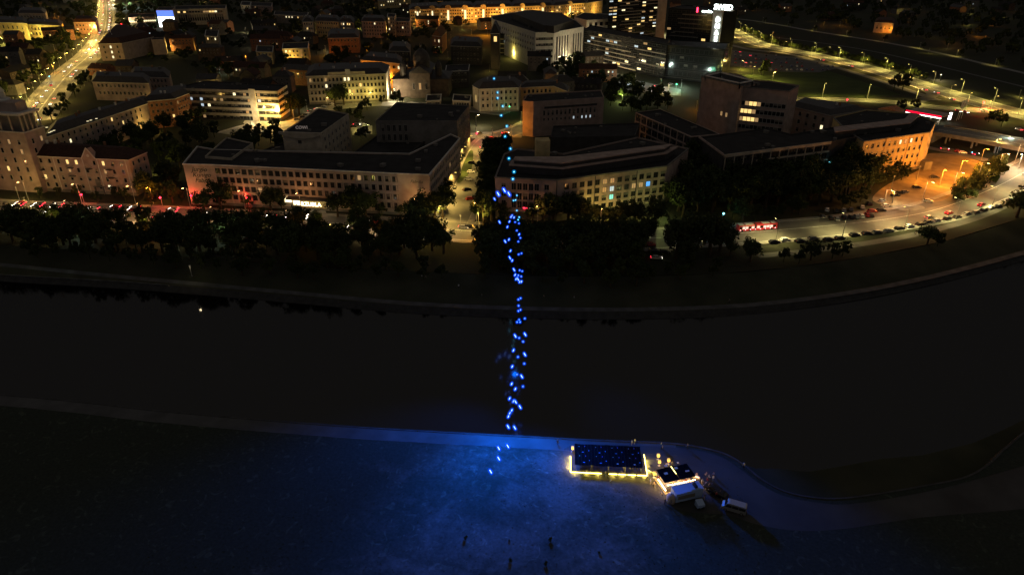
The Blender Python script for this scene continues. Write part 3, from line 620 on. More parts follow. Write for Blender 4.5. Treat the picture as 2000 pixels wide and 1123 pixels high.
# set-back attic storey with two pale coping lines
A1 = [G(x, y, hO+2) for x, y in [(998,326),(1098,333),(1300,303),(1318,292),(1100,318),(1003,318)]]
for zz, m0 in ((hO-.6, 2.6), ):
    mb = MB(); L = [(p[0]-cO[0], p[1]-cO[1]) for p in A1]; L = L if area(L) > 0 else L[::-1]
    mb.prism(L, hO-.6, hO+2.6); mb.build('attic_wall', M['dkgrey'], eO)
    O = offset(L, -.8); MB().prism(O, hO+2.6, hO+3.1).build('attic_coping', M['pink'], eO)
    O = offset(L, 1.2); MB().prism(O, hO+3.1, hO+4.6).build('attic_upper', M['dkgrey'], eO); MB().prism(offset(L, .8), hO+4.6, hO+5.1).build('upper_coping', M['pink'], eO)
q0 = G(1052, 322, hO); m = MB().box(-3.2, 3.2, 0, 6, hO-3, hO+9.5); m.build('lift_tower', M['yellow'], eO, (q0[0]+2.2-cO[0], q0[1]+6-cO[1], 0), .08)
bldg('grey inner courtyard wing behind the cranked block', [(1075,268),(1240,265),(1250,240),(1080,246)], 17, 'dkgrey', 'flat', 'roof', name='inner_wing', vents=6, cornice=False)
# ---- P dark banded long buildings
hP = 20
eP, cP, PP = bldg('dark laboratory block with three pale floor bands running obliquely', [(1242,220),(1350,267),(1405,262),(1290,214)], hP, 'dkgrey', 'flat', 'roof', name='banded_laboratory', vents=6, cornice='pink')
for z in (15, 10.5, 6): band(eP, cP, PP[0], PP[1], z-.4, z+.4, .4, 'pink')
for i in range(9): band(eP, cP, PP[0], PP[1], 5, 19.5, .3, 'pink', i/9, i/9+.012, 'post')
windows(eP, cP, PP[0], PP[1], [17.4, 12.8, 8.2], 18, 1.8, 2.4, .01, .01, lit=0, fr='dframe')
eP2, cP2, PP2 = bldg('very dark long block with a stepped pale roof edge and posts between its windows', [(1366,268),(1414,303),(1622,277),(1700,262),(1660,243),(1545,262),(1500,250)], hP, 'dkgrey', 'flat', 'roof', name='stepped_block', vents=8, cornice=False)
band(eP2, cP2, PP2[0], PP2[1], 19.6, 20.6, .5, 'pink'); band(eP2, cP2, PP2[1], PP2[2], 18.8, 20.2, .7, 'stucco')
for z in (15.2, 11, 7): band(eP2, cP2, PP2[1], PP2[2], z-.5, z+.35, .5, 'stucco', .30, 1)
for i in range(12): band(eP2, cP2, PP2[1], PP2[2], 4, 18.8, .35, 'stucco', .01+i*.083, .018+i*.083, 'post')
windows(eP2, cP2, PP2[1], PP2[2], [17, 13.1, 9, 5], 34, 1.3, 2.2, .01, .01, lit=0, fr='dframe')
# ---- Q office tower block with lit windows
hQ = 36
eQ, cQ, PQ = bldg('tall brown office block with a railed roof terrace and one dark blank side', [(1371,150),(1449,168),(1476,162),(1447,147),(1400,140)], hQ, 'pink', 'flat', 'roof', name='brown_office', vents=2, cornice='grey',
    fac=[dict(e=0, rows=[17.5], cols=2, ww=1.8, hh=2.6, lit=1, m0=.55, m1=.2)])
m = MB()
for a_, b_ in (((1378,148),(1445,163)), ((1445,163),(1470,158)), ((1378,148),(1408,142)), ((1408,142),(1470,158))):
    A = G(*a_, hQ+2.6); B = G(*b_, hQ+2.6); d = Vector((B[0]-A[0], B[1]-A[1])).normalized(); nn_ = Vector((-d.y, d.x)); cc_ = ((A[0]+B[0])/2-cQ[0], (A[1]+B[1])/2-cQ[1], hQ+2.6); L = math.dist(A, B)/2
    m.obox(cc_, (d.x*L, d.y*L, 0), (nn_.x*.6, nn_.y*.6, 0), (0,0,.25))
    for k in (-1, 1): m.box(cc_[0]+k*d.x*L-.3, cc_[0]+k*d.x*L+.3, cc_[1]+k*d.y*L-.3, cc_[1]+k*d.y*L+.3, hQ-.6, hQ+2.4)
m.build('roof_frame', M['trim'], eQ)
litq = {(0,1):'litd',(0,2):'lit',(0,3):'lit',(0,4):'litd',(1,0):'lit',(1,1):'lit',(1,2):'lit',(1,3):'litd',(2,0):'litd',(2,1):'lit',(2,2):'lit',(2,3):'lit',(2,4):'litd',(4,1):'lit',(4,2):'litw',(4,3):'lit',(4,4):'litd',(4,7):'litw',(4,8):'lit'}
bldg('brown wing with four glowing rows of office windows', [(1450,170),(1542,178),(1561,167),(1502,158),(1470,157)], 35, 'pink', 'flat', 'roof', name='glowing_wing', vents=2, cornice='grey',
    fac=[dict(e=0, rows=[26, 21.5, 17, 12.5, 7.5], cols=11, ww=2.2, hh=2.5, lit=0.0, litset=litq, m0=.02, m1=.02, style='sill')])
e, c, P = bldg('four storey rose wing with deep windows left of the ochre building', [(1541,206),(1622,225),(1690,214),(1565,195)], 19, 'pink', 'hip', 'rooftin', name='rose_wing', rise=2.5, inset=4, chim=2, vents=0,
    fac=[dict(e=0, rows=[15.5, 10.8, 6], cols=5, ww=2.0, hh=2.6, lit=0.05, litset={(1,4):'litw'}, m0=.03, m1=.05, style='sill')])
# ---- R ochre building
hR = 20
eR, cR, PR_ = bldg('ochre building glowing orange with four rows of windows above the car park', [(1688,276),(1816,258),(1828,238),(1790,222),(1692,214),(1628,229),(1655,256)], hR, 'yellow', 'flat', 'roof', name='ochre_building', vents=9, cornice='grey', plinth=1.5,
    fac=[dict(e=0, rows=[16.8, 12.5, 8.2, 3.9], cols=11, ww=1.6, hh=2.3, lit=0, style='sill', litset={(0,6):'litw',(0,7):'litd',(0,8):'litw'}, m0=.02, m1=.06, blind=.5), dict(e=1, rows=[16.8,12.5,8.2], cols=2, ww=1.4, hh=2.2, lit=0, style='sill')])
for t in (.33, .69, .91): band(eR, cR, PR_[0], PR_[1], 0, 19.5, .16, 'brick', t, t+.005, 'downpipe')
A1 = [G(x, y, hR+2) for x, y in [(1632,260),(1776,243),(1794,228),(1780,224),(1768,236),(1630,252)]]
L = [(p[0]-cR[0], p[1]-cR[1]) for p in A1]; L = L if area(L) > 0 else L[::-1]
MB().prism(L, hR-.6, hR+2.4).build('attic_wall', M['dkgrey'], eR); MB().prism(offset(L, -.6), hR+2.4, hR+2.9).build('attic_coping', M['pink'], eR)
q = onR = Vector(PR_[1]); MB().box(-2.5, 2.5, -5, 0, 0, 4.5).build('entrance_annex', M['grey'], eR, (q.x-cR[0]+1, q.y-cR[1]+2, 0), .3)
# ---- S glass office with bands and T towers
def glassblock(label, px, h, nfl, edges, name='glass_office', step=None, lit=.06, bm='stucco', cat='building', cols=14, z0=0, brk=True, wall='glass'):
    e, c, P = bldg(label, px, h, wall, 'flat', 'roof', name=name, vents=3, cornice=False, cat=cat)
    for i, cn in edges:
        for k in range(nfl):
            z = z0 + 2 + (h - z0 - 3) * k / nfl; fh = (h - z0 - 3) / nfl
            if brk:
                s = rnd.uniform(0, .35); t = s + rnd.uniform(.35, .6)
                band(e, c, P[i], P[i+1], z-.45, z+.35, .35, bm, s, min(1, t))
                if t < .8 and rnd.random() < .5: band(e, c, P[i], P[i+1], z-.45, z+.35, .35, bm, t+.1, 1)
            else: band(e, c, P[i], P[i+1], z-.35, z+.35, .3, bm)
            windows(e, c, P[i], P[i+1], [z+.4+fh/2-.2], cn, (math.dist(P[i], P[i+1])/cn)*.9, fh*.62, .005, .005, lit=lit, fr='dframe', panes=('litw','litk','litd','lit'), blind=.04)
    return e, c, P
glassblock('dark glass office with staggered pale bands stepping along its oblique front', [(1140,58),(1303,87),(1310,78),(1155,50)], 30, 7, [(0, 20)], cols=20, lit=.11)
glassblock('black glass block with a pale base line right of the staggered office', [(1302,88),(1416,97),(1425,84),(1312,78)], 29, 4, [(0, 12)], lit=.015, brk=False, bm='dkgrey')
glassblock('low dark glass pavilion with cold lit rooms behind the blue lights', [(976,66),(1046,68),(1048,60),(978,58)], 22, 4, [(0, 9)], name='glass_pavilion', lit=.12, brk=False)
eT, cT, PT_ = glassblock('glass tower with bright floor bands and a bare concrete shaft at its right edge', [(1192,-40),(1290,-44),(1296,-58),(1200,-54)], 75, 22, [(0, 12)], name='glass_tower', cat='tower', lit=.32, brk=True)
Q0 = Vector(PT_[1]); Q1 = Vector(PT_[0]); uu = (Q0-Q1).normalized()
MB().box(0, 15, -1.5, 12, 0, 82).build('concrete_shaft', M['white'], eT, (Q0.x-cT[0]-1, Q0.y-cT[1], 0), math.atan2(uu.y, uu.x))
for z in range(4, 78, 4): MB().box(-.3, 2.2, -1.2, 0, z-.3, z+.3).build('stair_landing', M['stucco'], eT, (Q0.x-cT[0]-3, Q0.y-cT[1]-.3, 0), 0)
hT = 54
eT2, cT2, PT2 = glassblock('dark office tower with a white lit sign on its roof edge and vertical sign panels', [(1306,16),(1413,22),(1441,19),(1335,10)], hT, 13, [(0, 12)], name='office_tower', cat='tower', lit=.03, bm='grey')
a, b = Vector(PT2[0]), Vector(PT2[1]); u = (b-a).normalized(); rz = math.atan2(u.y, u.x); L = (b-a).length
MB().box(L-9, L+.2, -.9, -.02, 0, hT+.1).build('concrete_fin', M['stone'], eT2, (a.x-cT2[0], a.y-cT2[1], 0), rz)
MB().box(L-9.5, L+8, -1.5, 6, hT+.1, hT+.6).build('roof_slab', M['trim'], eT2, (a.x-cT2[0], a.y-cT2[1], 0), rz)
wh = emat('sign_white', (.85,1,.97), 9); m = MB()
for k, g in enumerate(('D','N','A','E','V','M')):
    z = hT - 9.5 - k*5.6
    text(eT2, g, 5.6, ((a+u*(L-4.4)).x-cT2[0], (a+u*(L-4.4)).y-cT2[1]-1.4, z), rz, wh, .5)
text(eT2, 'nordea', 3.4, ((a+u*(L-16)).x-cT2[0], (a+u*(L-16)).y-cT2[1]-1.6, hT-2.2), rz, wh, .3)
MB().box(-1,0.2,-.4,0,hT-2.5,hT+1.8).build('sign_mark', M['redbig'], eT2, ((a+u*(L-25)).x-cT2[0], (a+u*(L-25)).y-cT2[1]-1, 0), rz)
m = text(eT2, 'SWED', 6.5, ((a+u*(L-1)).x-cT2[0], (a+u*(L-1)).y-cT2[1]-1.6, hT+1.0), rz, wh, .6)
# ---- U pale classical block
hU = 33
eU, cU, PU = bldg('pale stone civic building with tall window slots lit from below', [(1046,64),(1082,63),(1140,53),(1125,40),(1080,25),(1030,20),(960,32),(962,38)], hU, 'stone', 'flat', 'roof', name='civic_building', vents=6, cornice='stone')
windows(eU, cU, PU[0], PU[1], [27, 21.5, 16, 10.5], 7, 2.6, 2.6, .03, .05, lit=0, fr='frame')
windows(eU, cU, PU[1], PU[2], [17], 5, 2.2, 22, .06, .50, lit=0, fr='frame'); windows(eU, cU, PU[1], PU[2], [17], 4, 2.2, 22, .62, .05, lit=0, fr='frame')
windows(eU, cU, PU[7], PU[0], [27, 21.5, 16], 18, 2, 2.4, .02, .02, lit=.03)
MB().prism([(p[0]-cU[0], p[1]-cU[1]) for p in (lambda Q: Q if area(Q) > 0 else Q[::-1])([G(x, y, hU+5) for x, y in [(1062,52),(1082,54),(1120,42),(1095,28),(1040,22),(1000,28)]])], hU-.5, hU+6).build('upper_storey', M['dkgrey'], eU)
# ---- V long amber apartment row
for i, (x0, y0, x1, y1) in enumerate([(800,20,858,17),(858,17,925,15.5),(925,15.5,1000,13.5),(1000,13.5,1080,11),(1080,11,1145,6)]):
    e, c, P = bldg(['amber lit apartment house at the left end of the long glowing row', 'amber lit apartment house with a lit stair window, second of the long glowing row', 'amber lit apartment house with rounded gables in the middle of the long glowing row', 'amber lit apartment house behind the civic building, fourth of the long glowing row', 'amber lit apartment house at the right end of the long glowing row, plain fronted'][i],
        [(x0,y0),(x1,y1),(x1-1,y1-8),(x0-1,y0-8)], 22, 'yellow', 'hip', 'rooftin', name='apartment_house', rise=4, inset=5, chim=5, vents=0, group='long row of amber lit apartment houses',
        fac=[dict(e=0, rows=[18.5, 14, 9.5, 5], cols=14, ww=2.2, hh=2.4, lit=.10, m0=.02, m1=.02, panes=('litw','lit'))])
    for t in (.25, .75) if i < 4 else (.5,):
        q = mid(P[0], P[1], t); MB().cyl((0,-.5,22), (0,2,22), 4.5, 4.5, 14).build('round_gable', M['yellow'], e, (q[0]-c[0], q[1]-c[1], 0), 0); inst('window', win_mesh(3, 14, 'litw'), e, (q[0]-c[0], q[1]-c[1]-.5, 12), 0)
bldg('bright four storey house closing the amber row on the right', [(1145,7),(1176,2),(1178,-4),(1148,-1)], 24, 'yellow', 'flat', 'roof', name='end_house', vents=0, fac=[dict(e=0, rows=[19, 14, 9], cols=6, ww=2, hh=2.4, lit=0)])
bldg('low hall with a bright side wall right of the civic building', [(1122,34),(1146,40),(1193,37),(1188,28),(1140,25)], 14, 'stone', 'flat', 'roof', name='low_hall', vents=2, fac=[dict(e=1, rows=[8], cols=4, ww=5, hh=5, lit=.0)])
# ---- X left ochre lit buildings
bldg('yellow lit long building at the upper left with tall window bays', [(-60,42),(52,46),(52,38),(-60,34)], 20, 'yellow', 'hip', 'rooftin', name='ochre_block', rise=3, inset=4, chim=3, vents=0, fac=[dict(e=0, rows=[14.5, 8], cols=11, ww=2.2, hh=4, lit=.12)])
bldg('yellow lit wing joined to the upper left building, next to an orange lamp', [(53,48),(120,50),(122,43),(55,40)], 17, 'yellow', 'hip', 'rooftin', name='ochre_wing', rise=3, inset=4, chim=3, vents=0, fac=[dict(e=0, rows=[12, 6], cols=9, ww=2.2, hh=3.4, lit=.06)])
bldg('small pale villa with two gables at the upper left', [(35,26),(88,27),(90,20),(38,19)], 14, 'stucco', 'hip', 'rooftin', name='villa', rise=4, inset=5, chim=2, vents=0, fac=[dict(e=0, rows=[9, 4], cols=8, ww=2, hh=2.6, lit=0)])
bldg('dim rose house beside the junction, under the yellow lit wing', [(143,44),(186,44),(190,37),(148,36)], 15, 'pink', 'hip', 'tile', name='junction_house', rise=4, inset=4, chim=2, vents=0, fac=[dict(e=0, rows=[11, 6], cols=6, ww=2, hh=2.4, lit=.3)])
eY, cY, PY = bldg('hip roofed corner house on the boulevard with a column of lit windows', [(192,86),(237,85),(300,72),(250,54),(218,58)], 17, 'pink', 'hip', 'tile', name='boulevard_house', rise=5, inset=6, chim=3, vents=0,
    fac=[dict(e=0, rows=[13.5, 8.5, 3.6], cols=3, ww=1.7, hh=2.6, lit=0, litset={(0,1):'litw',(1,1):'litw',(2,1):'litw'})])
bldg('blank pale gable wall standing alone above dark roofs', [(295,78),(320,77),(322,73),(297,74)], 16, 'pink', 'flat', 'roof', name='gable_house', vents=0, cornice=False)
# ---- Z shopping centre
eZ, cZ, PZ = bldg('shopping hall with a dazzling white and blue glowing corner', [(305,20),(337,20),(342,14),(310,14)], 24, 'white', 'flat', 'roof', name='shopping_hall', vents=0, cornice=False)
q = mid(PZ[0], PZ[1]); Wz = math.dist(PZ[0], PZ[1])
MB().box(-Wz/2, Wz/2, -.6, 0, 1, 15).build('glowing_front', emat('screen_white', (.95,1,1), 3.0), eZ, (q[0]-cZ[0], q[1]-cZ[1], 0)); MB().box(-Wz/2, Wz/2, -.6, 0, 15, 23).build('blue_front', emat('screen_blue', (.12,.25,1), 1.2), eZ, (q[0]-cZ[0], q[1]-cZ[1], 0))
bldg('gallery wing of tall dim windows beside the glowing shopping hall', [(339,19),(440,17),(442,10),(342,12)], 22, 'stucco', 'flat', 'roof', name='gallery_wing', vents=3, fac=[dict(e=0, rows=[18], cols=16, ww=3.6, hh=2.6, lit=.45), dict(e=0, rows=[10], cols=20, ww=2.6, hh=9, lit=.02, blind=.8)])
e, c, P = bldg('low arcade with a chain of bright shop lamps', [(250,35),(303,33),(303,26),(252,28)], 8, 'pink', 'flat', 'roof', name='arcade', vents=0, cornice=False)
for k in range(13):
    q = mid(P[0], P[1], (k+.5)/13); MB().box(-1.1,1.1,-.6,-.1,1.5,3.3).build('shop_lamp', M['litw2'] if 'litw2' in M else M['litw'], e, (q[0]-c[0], q[1]-c[1], 0))
# ---- smaller houses that can be told apart
SM = [('lit villa with irregular windows behind the dark pines', 551,96,601,94, 15, 'yellow', 3, 6, .2, 0), ('small lit house with bright doorway left of the lit villa', 500,101,532,102, 12, 'yellow', 2, 4, .1, 0),
 ('pale townhouse with narrow bays, left of the two joined', 591,43,611,43, 20, 'stucco', 3, 4, .05, 1), ('pale townhouse with bright upper floor in the middle distance', 616,41,662,43, 20, 'yellow', 3, 9, .1, 1),
 ('grey townhouse with a lit row under its eaves', 663,43,690,44, 20, 'grey', 3, 6, .5, 1), ('broad dim rose palace front with three pink lit windows', 706,42,752,43, 20, 'pink', 4, 8, .08, 1),
 ('slim pale tower house with four window rows', 756,33,771,34, 24, 'stucco', 5, 3, .1, 0), ('dim brown house right of the slim tower house', 772,42,800,43, 18, 'pink', 3, 5, .15, 0),
 ('long low office with green lit windows near the horizon', 535,29,600,32, 12, 'grey', 1, 10, .3, 0), ('cube house with three lit floors left of dark roofs', 400,71,425,72, 20, 'grey', 3, 3, .4, 0),
 ('flat school block with a bright lower edge near the horizon', 470,10,488,11, 14, 'stone', 2, 4, .1, 0), ('long barrack with two lit windows near the horizon', 489,11,530,13, 10, 'pink', 1, 8, .2, 0),
 ('low ochre workshop in front of the church', 832,197,860,196, 5, 'stucco', 1, 6, .0, 0), ('low ochre gatehouse left of the lamp lit house', 884,196,918,198, 6, 'stucco', 1, 6, .1, 0),
 ('bright flat roofed pavilion at the upper centre', 738,2,800,-1, 14, 'yellow', 2, 12, .3, 0), ('brown block between church and pale courthouse', 870,140,915,138, 14, 'dkgrey', 2, 6, .0, 0),
 ('brick warehouse with a faint lit row, centre of the old town', 640,75,700,74, 16, 'brick', 2, 8, .05, 1), ('dark steep roofed townhouse left of the bell tower', 880,90,940,92, 18, 'dkgrey', 3, 8, .02, 1),
 ('rose tenement behind the banded office', 255,150,330,152, 12, 'pink', 2, 9, .03, 1), ('long dark tenement with dormers behind the tenement wing', 180,160,290,163, 14, 'pink', 2, 12, .02, 1),
 ('grey tenement with dim stairwell, under the church', 760,100,800,101, 18, 'dkgrey', 3, 5, .05, 1)]
for (lb, x0, y0, x1, y1, h_, wl, nr_, nc, lt, hip) in SM:
    rows = [h_ - 2.6 - k*((h_-3)/nr_) for k in range(nr_)]
    dpx = 12 if y0 > 60 else 7
    bldg(lb, [(x0,y0),(x1,y1),(x1+2,y1-dpx),(x0+2,y0-dpx)], h_, wl, 'hip' if hip else 'flat', 'rooftin' if hip else 'roof', name='house', cat='house', rise=4, inset=4, vents=1, chim=2*hip,
        fac=[dict(e=0, rows=rows, cols=nc, ww=1.7, hh=min(2.4, h_/nr_*.55), lit=lt, panes=('lit','litw','litd'))])
bldg('rose villa with three round gables on the dark far hillside', [(1709,44),(1746,46),(1748,39),(1712,37)], 13, 'pink', 'hip', 'tile', name='hillside_villa', cat='villa', rise=3, inset=4, chim=0, vents=0, fac=[dict(e=0, rows=[7], cols=4, ww=2.4, hh=4.5, lit=0)])
# generic dark roofs of the old town, placed where nothing else stands
def quadfoot(cx_, cy_, w_, d_, a_):
    ca, sa = math.cos(a_), math.sin(a_)
    return [(cx_+ca*x-sa*y, cy_+sa*x+ca*y) for x, y in ((-w_/2,-d_/2),(w_/2,-d_/2),(w_/2,d_/2),(-w_/2,d_/2))]
adj = ['low', 'long', 'narrow', 'broad', 'squat', 'tall', 'plain', 'steep roofed', 'chimneyed', 'shadowy']; k = 0; gen = []
tries = 0
while k < 100 and tries < 6000:
    tries += 1
    px_, py_ = rnd.uniform(-40, 2040), rnd.uniform(3, 200)
    if px_ > 1420 and py_ > 40: continue
    if px_ > 1180 and py_ > 50: continue
    q = G(px_, py_)
    w_, d_ = rnd.uniform(14, 34), rnd.uniform(10, 14); a_ = rnd.choice([0, 0, R(90), .25, -.3, .5]) + rnd.uniform(-.06, .06)
    F = quadfoot(q[0], q[1], w_, d_, a_)
    if any(near_building(p, 4) for p in F + [q]) or any(on_road(p, 5) for p in F + [q]): continue
    h_ = rnd.uniform(7, 14)
    # keep the sight lines to the lit facades free
    gen.append((px_, F, h_)); k += 1
    FOOT.append((F, (min(p[0] for p in F), max(p[0] for p in F), min(p[1] for p in F), max(p[1] for p in F))))
gen.sort(key=lambda g: g[0])
for i, (px_, F, h_) in enumerate(gen):
    z = 'low old town roofs' if px_ < 1400 else 'wooded far hillside'
    bldg(f'dark {rnd.choice(adj)} house, {ordinal(i+1)} from the left among the {z}', None, h_, rnd.choice(['drab','drab','grey','dkgrey','brick']), 'gable' if rnd.random() < .6 else 'hip', rnd.choice(['tile','rooftin','roof']), name='dark_house', cat='house', world=F, rise=rnd.uniform(3, 5), inset=5, vents=0, chim=rnd.choice([0,1,2]), cornice=False, group='dark houses of the far quarter', foot=False,
        fac=[dict(e=0, rows=[h_-2.4, h_-5.4][:1 if h_ < 9 else 2], cols=int(math.dist(F[0], F[1])/4), ww=1.3, hh=1.7, lit=.11, panes=('lit','litw','litd','litk'))] )
# ============================================================ BRIDGE, PETROL STATION
BZ = 6.0
bp = [G(x, y, BZ) for x, y in [(1832,253),(1900,264),(1960,275),(2040,291),(2150,314)]]
P = smooth(bp, 5); br = tag(empty('road_bridge', (P[0].x, P[0].y, 0)), 'concrete road bridge crossing above the lower road at the right edge', 'bridge')
def bstrip(name, d0, d1, z, m, th):
    o = strip(name, [Vector((p.x-P[0].x, p.y-P[0].y)) for p in P], d0, d1, z, m, th, kind=None, parent=br); return o
bstrip('deck', -12, 12, BZ, M['bright_asphalt'], 1.1); bstrip('parapet', -12.5, -12, BZ+.9, M['concrete'], 2.2); bstrip('parapet', 12, 12.5, BZ+.9, M['concrete'], 2.2)
bstrip('kerb', -9.3, -9.0, BZ+.15, M['kerb'], .14); bstrip('marking', -.15, .15, BZ+.006, M['paint'], 0); bstrip('kerb', 9.0, 9.3, BZ+.15, M['kerb'], .14)
for i in range(2, len(P)-1, 4):
    for s in (-8, 0, 8): 
        q = side(P, s)[i]; MB().cyl((q.x-P[0].x, q.y-P[0].y, -1), (q.x-P[0].x, q.y-P[0].y, BZ-1.1), .6, .6, 10).build('pier', M['concrete'], br)
q = side(P, -1)[0]; MB().box(-4, 2, -13, 13, -1, BZ-.05).build('abutment', M['concrete'], br, (0, 0, 0), math.atan2(P[1].y-P[0].y, P[1].x-P[0].x))
FOOT.append(([(p.x, p.y) for p in side(P, -13)] + [(p.x, p.y) for p in side(P, 13)][::-1], (min(p.x for p in P)-14, max(p.x for p in P)+14, min(p.y for p in P)-14, max(p.y for p in P)+14)))
a, b = Vector(G(1770, 218, 5.5)), Vector(G(1838, 230, 5.5)); u = (b-a).normalized(); rz = math.atan2(u.y, u.x); L = (b-a).length
gs = tag(empty('petrol_station', (a.x, a.y, 0), rz), 'petrol station canopy with a glowing red edge and white lit underside', 'petrol station')
MB().box(0, L, 0, 14, 5.3, 6.2).build('canopy_top', M['white'], gs)
gw = emat('canopy_light', (1,.95,.7), 5, True)
for k in range(6): MB().box(L*(k+.3)/6, L*(k+.7)/6, 2, 12, 5.2, 5.28).build('ceiling_light', gw, gs)
MB().box(-.2, L+.2, -.25, -.02, 5.2, 6.5).build('red_fascia', emat('fascia_red', (1,.0,.03), 1.6), gs); MB().box(-.2, L+.2, -.25, -.02, 4.6, 5.1).build('white_fascia', emat('fascia_white', (1,.95,.85), 6), gs)
for k in range(4):
    x = L*(k+.5)/4; MB().cyl((x, 6, 0), (x, 6, 5.2), .25).build('post', M['trim'], gs); MB().box(x-.5, x+.5, 4.2, 5.4, 0, 1.7).build('fuel_pump', M['trim'], gs)
a2 = Vector(G(1716, 213, 3.5)); hs = tag(empty('station_shop', (a2.x, a2.y, 0), rz), 'small gabled kiosk with a lit front beside the petrol station', 'kiosk')
MB().box(0, 14, 0, 9, 0, 3.5).build('wall', M['grey'], hs); MB().box(1, 10, -.1, 0, .6, 2.6).build('shop_window', M['litw'], hs)
m = MB(); m.add([(-.6,-.6,3.5),(14.6,-.6,3.5),(14.6,9.6,3.5),(-.6,9.6,3.5),(7,-.6,6),(7,9.6,6)], [(0,1,4),(1,2,5,4),(2,3,5),(3,0,4,5)]); m.build('roof', M['brick'], hs)
for i, (x, y) in enumerate([(1868,236),(1872,234),(1877,232)]):
    q = G(x, y); f = tag(empty('flag_pole', (q[0], q[1], 0)), ['left tilted flag mast', 'middle tilted flag mast', 'right tilted flag mast'][i] + ' at the petrol station forecourt', 'flagpole', 'flag masts at the petrol station')
    MB().cyl((0,0,0), (.6,0,14), .14, .08).build('mast', M['trim'], f); MB().box(.5, .56, -1.2, 0, 9, 13.6).build('flag', M['trim'], f)
q = G(1852, 238); pt = tag(empty('price_totem', (q[0], q[1], 0)), 'bright white sign column next to the petrol station', 'sign'); MB().box(-1.1,1.1,-.3,.3,0,6.5).build('column', M['grey'], pt); MB().box(-1,1,-.36,-.31,1.5,6.2).build('panel', emat('totem_panel', (1,.9,.9), 6), pt)
# ============================================================ STREET LAMPS
WARM = (1, .65, .15); YEL = (1, .79, .17); ORA = (1, .32, .02); WHI = (1, .80, .46); COLD = (.75, 1, .85); GRN = (.85, 1, .3)
pole_m = {}
def lamp_meshes(h, arm):
    k = (round(h), arm)
    if k not in pole_m:
        p = MB().cyl((0,0,0), (0,0,h), .14, .08, 6); 
        if arm: p.cyl((0,0,h-.1), (arm,0,h+.5), .07, .06, 6)
        p.cyl((0,0,0), (0,0,.6), .2, .18, 6)
        hd = MB().box(arm-.25, arm+.75, -.2, .2, h+.42, h+.62) if arm else MB().lathe([(.05,h+.55),(.4,h+.45),(.3,h+.02)], 8)
        bl = MB().box(arm-.2, arm+.7, -.17, .17, h+.33, h+.41) if arm else MB().lathe([(.28,h+.4),(.3,h+.2),(.2,h+.02),(.02,h)], 8)
        pole_m[k] = (p.mesh('pole', M['metal']), hd.mesh('head', M['metal']), bl)
    return pole_m[k]
bulbc = {}
NL = 0
lampdata = {}
def lamp(where, kw, colr=WARM, h=9, arm=1.6, label=None, rz=None, world=False, pole=True, group='street lamps', cat='street lamp', r=.25, cone=None, spot=False, name='street_lamp'):
    global NL
    q = where if world else G(*where)
    rz = rnd.uniform(-3, 3) if rz is None else rz
    pm, hm, bl = lamp_meshes(h, arm)
    e = tag(empty(name, (q[0], q[1], 0), rz), label, cat, group)
    if pole: inst('pole', pm, e); inst('head', hm, e)
    k = (round(h), arm, colr, spot)
    if k not in bulbc:
        mm = emat('bulb', colr, 9 if spot else 40); bulbc[k] = bl.mesh('bulb', mm)
    inst('bulb', bulbc[k], e)
    lk = (kw, colr, r, spot)
    if lk not in lampdata:
        ld = bpy.data.lights.new('lamp_light', 'SPOT' if spot else 'POINT'); ld.energy = kw * 1000; ld.color = colr; ld.shadow_soft_size = r; lampdata[lk] = ld
        if spot: ld.spot_size = R(150); ld.spot_blend = .7
    lo = bpy.data.objects.new('lamp_light', lampdata[lk]); col.objects.link(lo); lo.parent = e; lo.location = (arm + .2, 0, h - .1 if arm else h + .2)
    NL += 1
    return e
def along(P, step, off, start=0.0):
    out = []; d = start; S = side(P, off)
    acc = 0
    for i in range(len(S)-1):
        L = (S[i+1]-S[i]).length
        while acc + L > d:
            t = (d - acc)/L; p = S[i]*(1-t) + S[i+1]*t; v = (S[i+1]-S[i]).normalized(); out.append((p, math.atan2(v.y, v.x))); d += step
        acc += L
    return out
def vis(p, z=0, m=60):
    x, y = PJ(p[0], p[1], z); return -m < x < 2000+m and -m < y < 1123+m
def lamprow(P, step, off, kw, colr, txt, h=9, arm=1.6, start=5, flt=None, side_=1, grp=None, spot=True):
    L = [(p, a) for p, a in along(P, step, off, start) if vis(p) and (flt is None or flt(*PJ(p[0], p[1], 0)))]
    L.sort(key=lambda t: PJ(t[0][0], t[0][1], 0)[0])
    for i, (p, a) in enumerate(L):
        k = kw(*PJ(p[0], p[1], 0)) if callable(kw) else kw
        lamp(p, k, colr, h, arm, f'street lamp, {ordinal(i+1)} from the left {txt}', a + (math.pi/2 if off < 0 else -math.pi/2), world=True, group=grp or f'lamps {txt}', spot=spot)
# avenue
lamprow(AV, 27, 10.6, lambda x, y: 9 if x > 1650 else (1.0 if x > 900 else 1.25), (1,.43,.14), 'on the building side of the riverside avenue', h=10, arm=2.4, flt=lambda x, y: x > 1690 or x < 1290, spot=False)
lamprow(AV, 31, -10.6, lambda x, y: 14, (1,.83,.30), 'on the river side of the riverside avenue', h=9, arm=2.4, start=18, flt=lambda x, y: x > 1290)
lamprow(BO, 34, 11.5, 12, WARM, 'on the west side of the upper boulevard', h=10, arm=2.4, spot=False); lamprow(BO, 60, -11.5, 11, WARM, 'on the east side of the upper boulevard', h=10, arm=2.4)
lamprow(HW, 38, 13.5, 26, YEL, 'on the far side of the curving motorway', h=10, arm=2.4); lamprow(HW, 44, -13.5, 24, WARM, 'on the near side of the curving motorway', h=10, arm=2.4)
lamprow(PR, 62, 4.5, 11, YEL, 'on the far promenade', h=6, arm=0)
lamprow(RR, 34, 8, 22, YEL, 'along the slip road', h=11, arm=2.4)
lamprow(SY, 24, 7, 13, WARM, 'in the narrow side street', h=8, arm=1.6, flt=lambda x, y: y > 290)
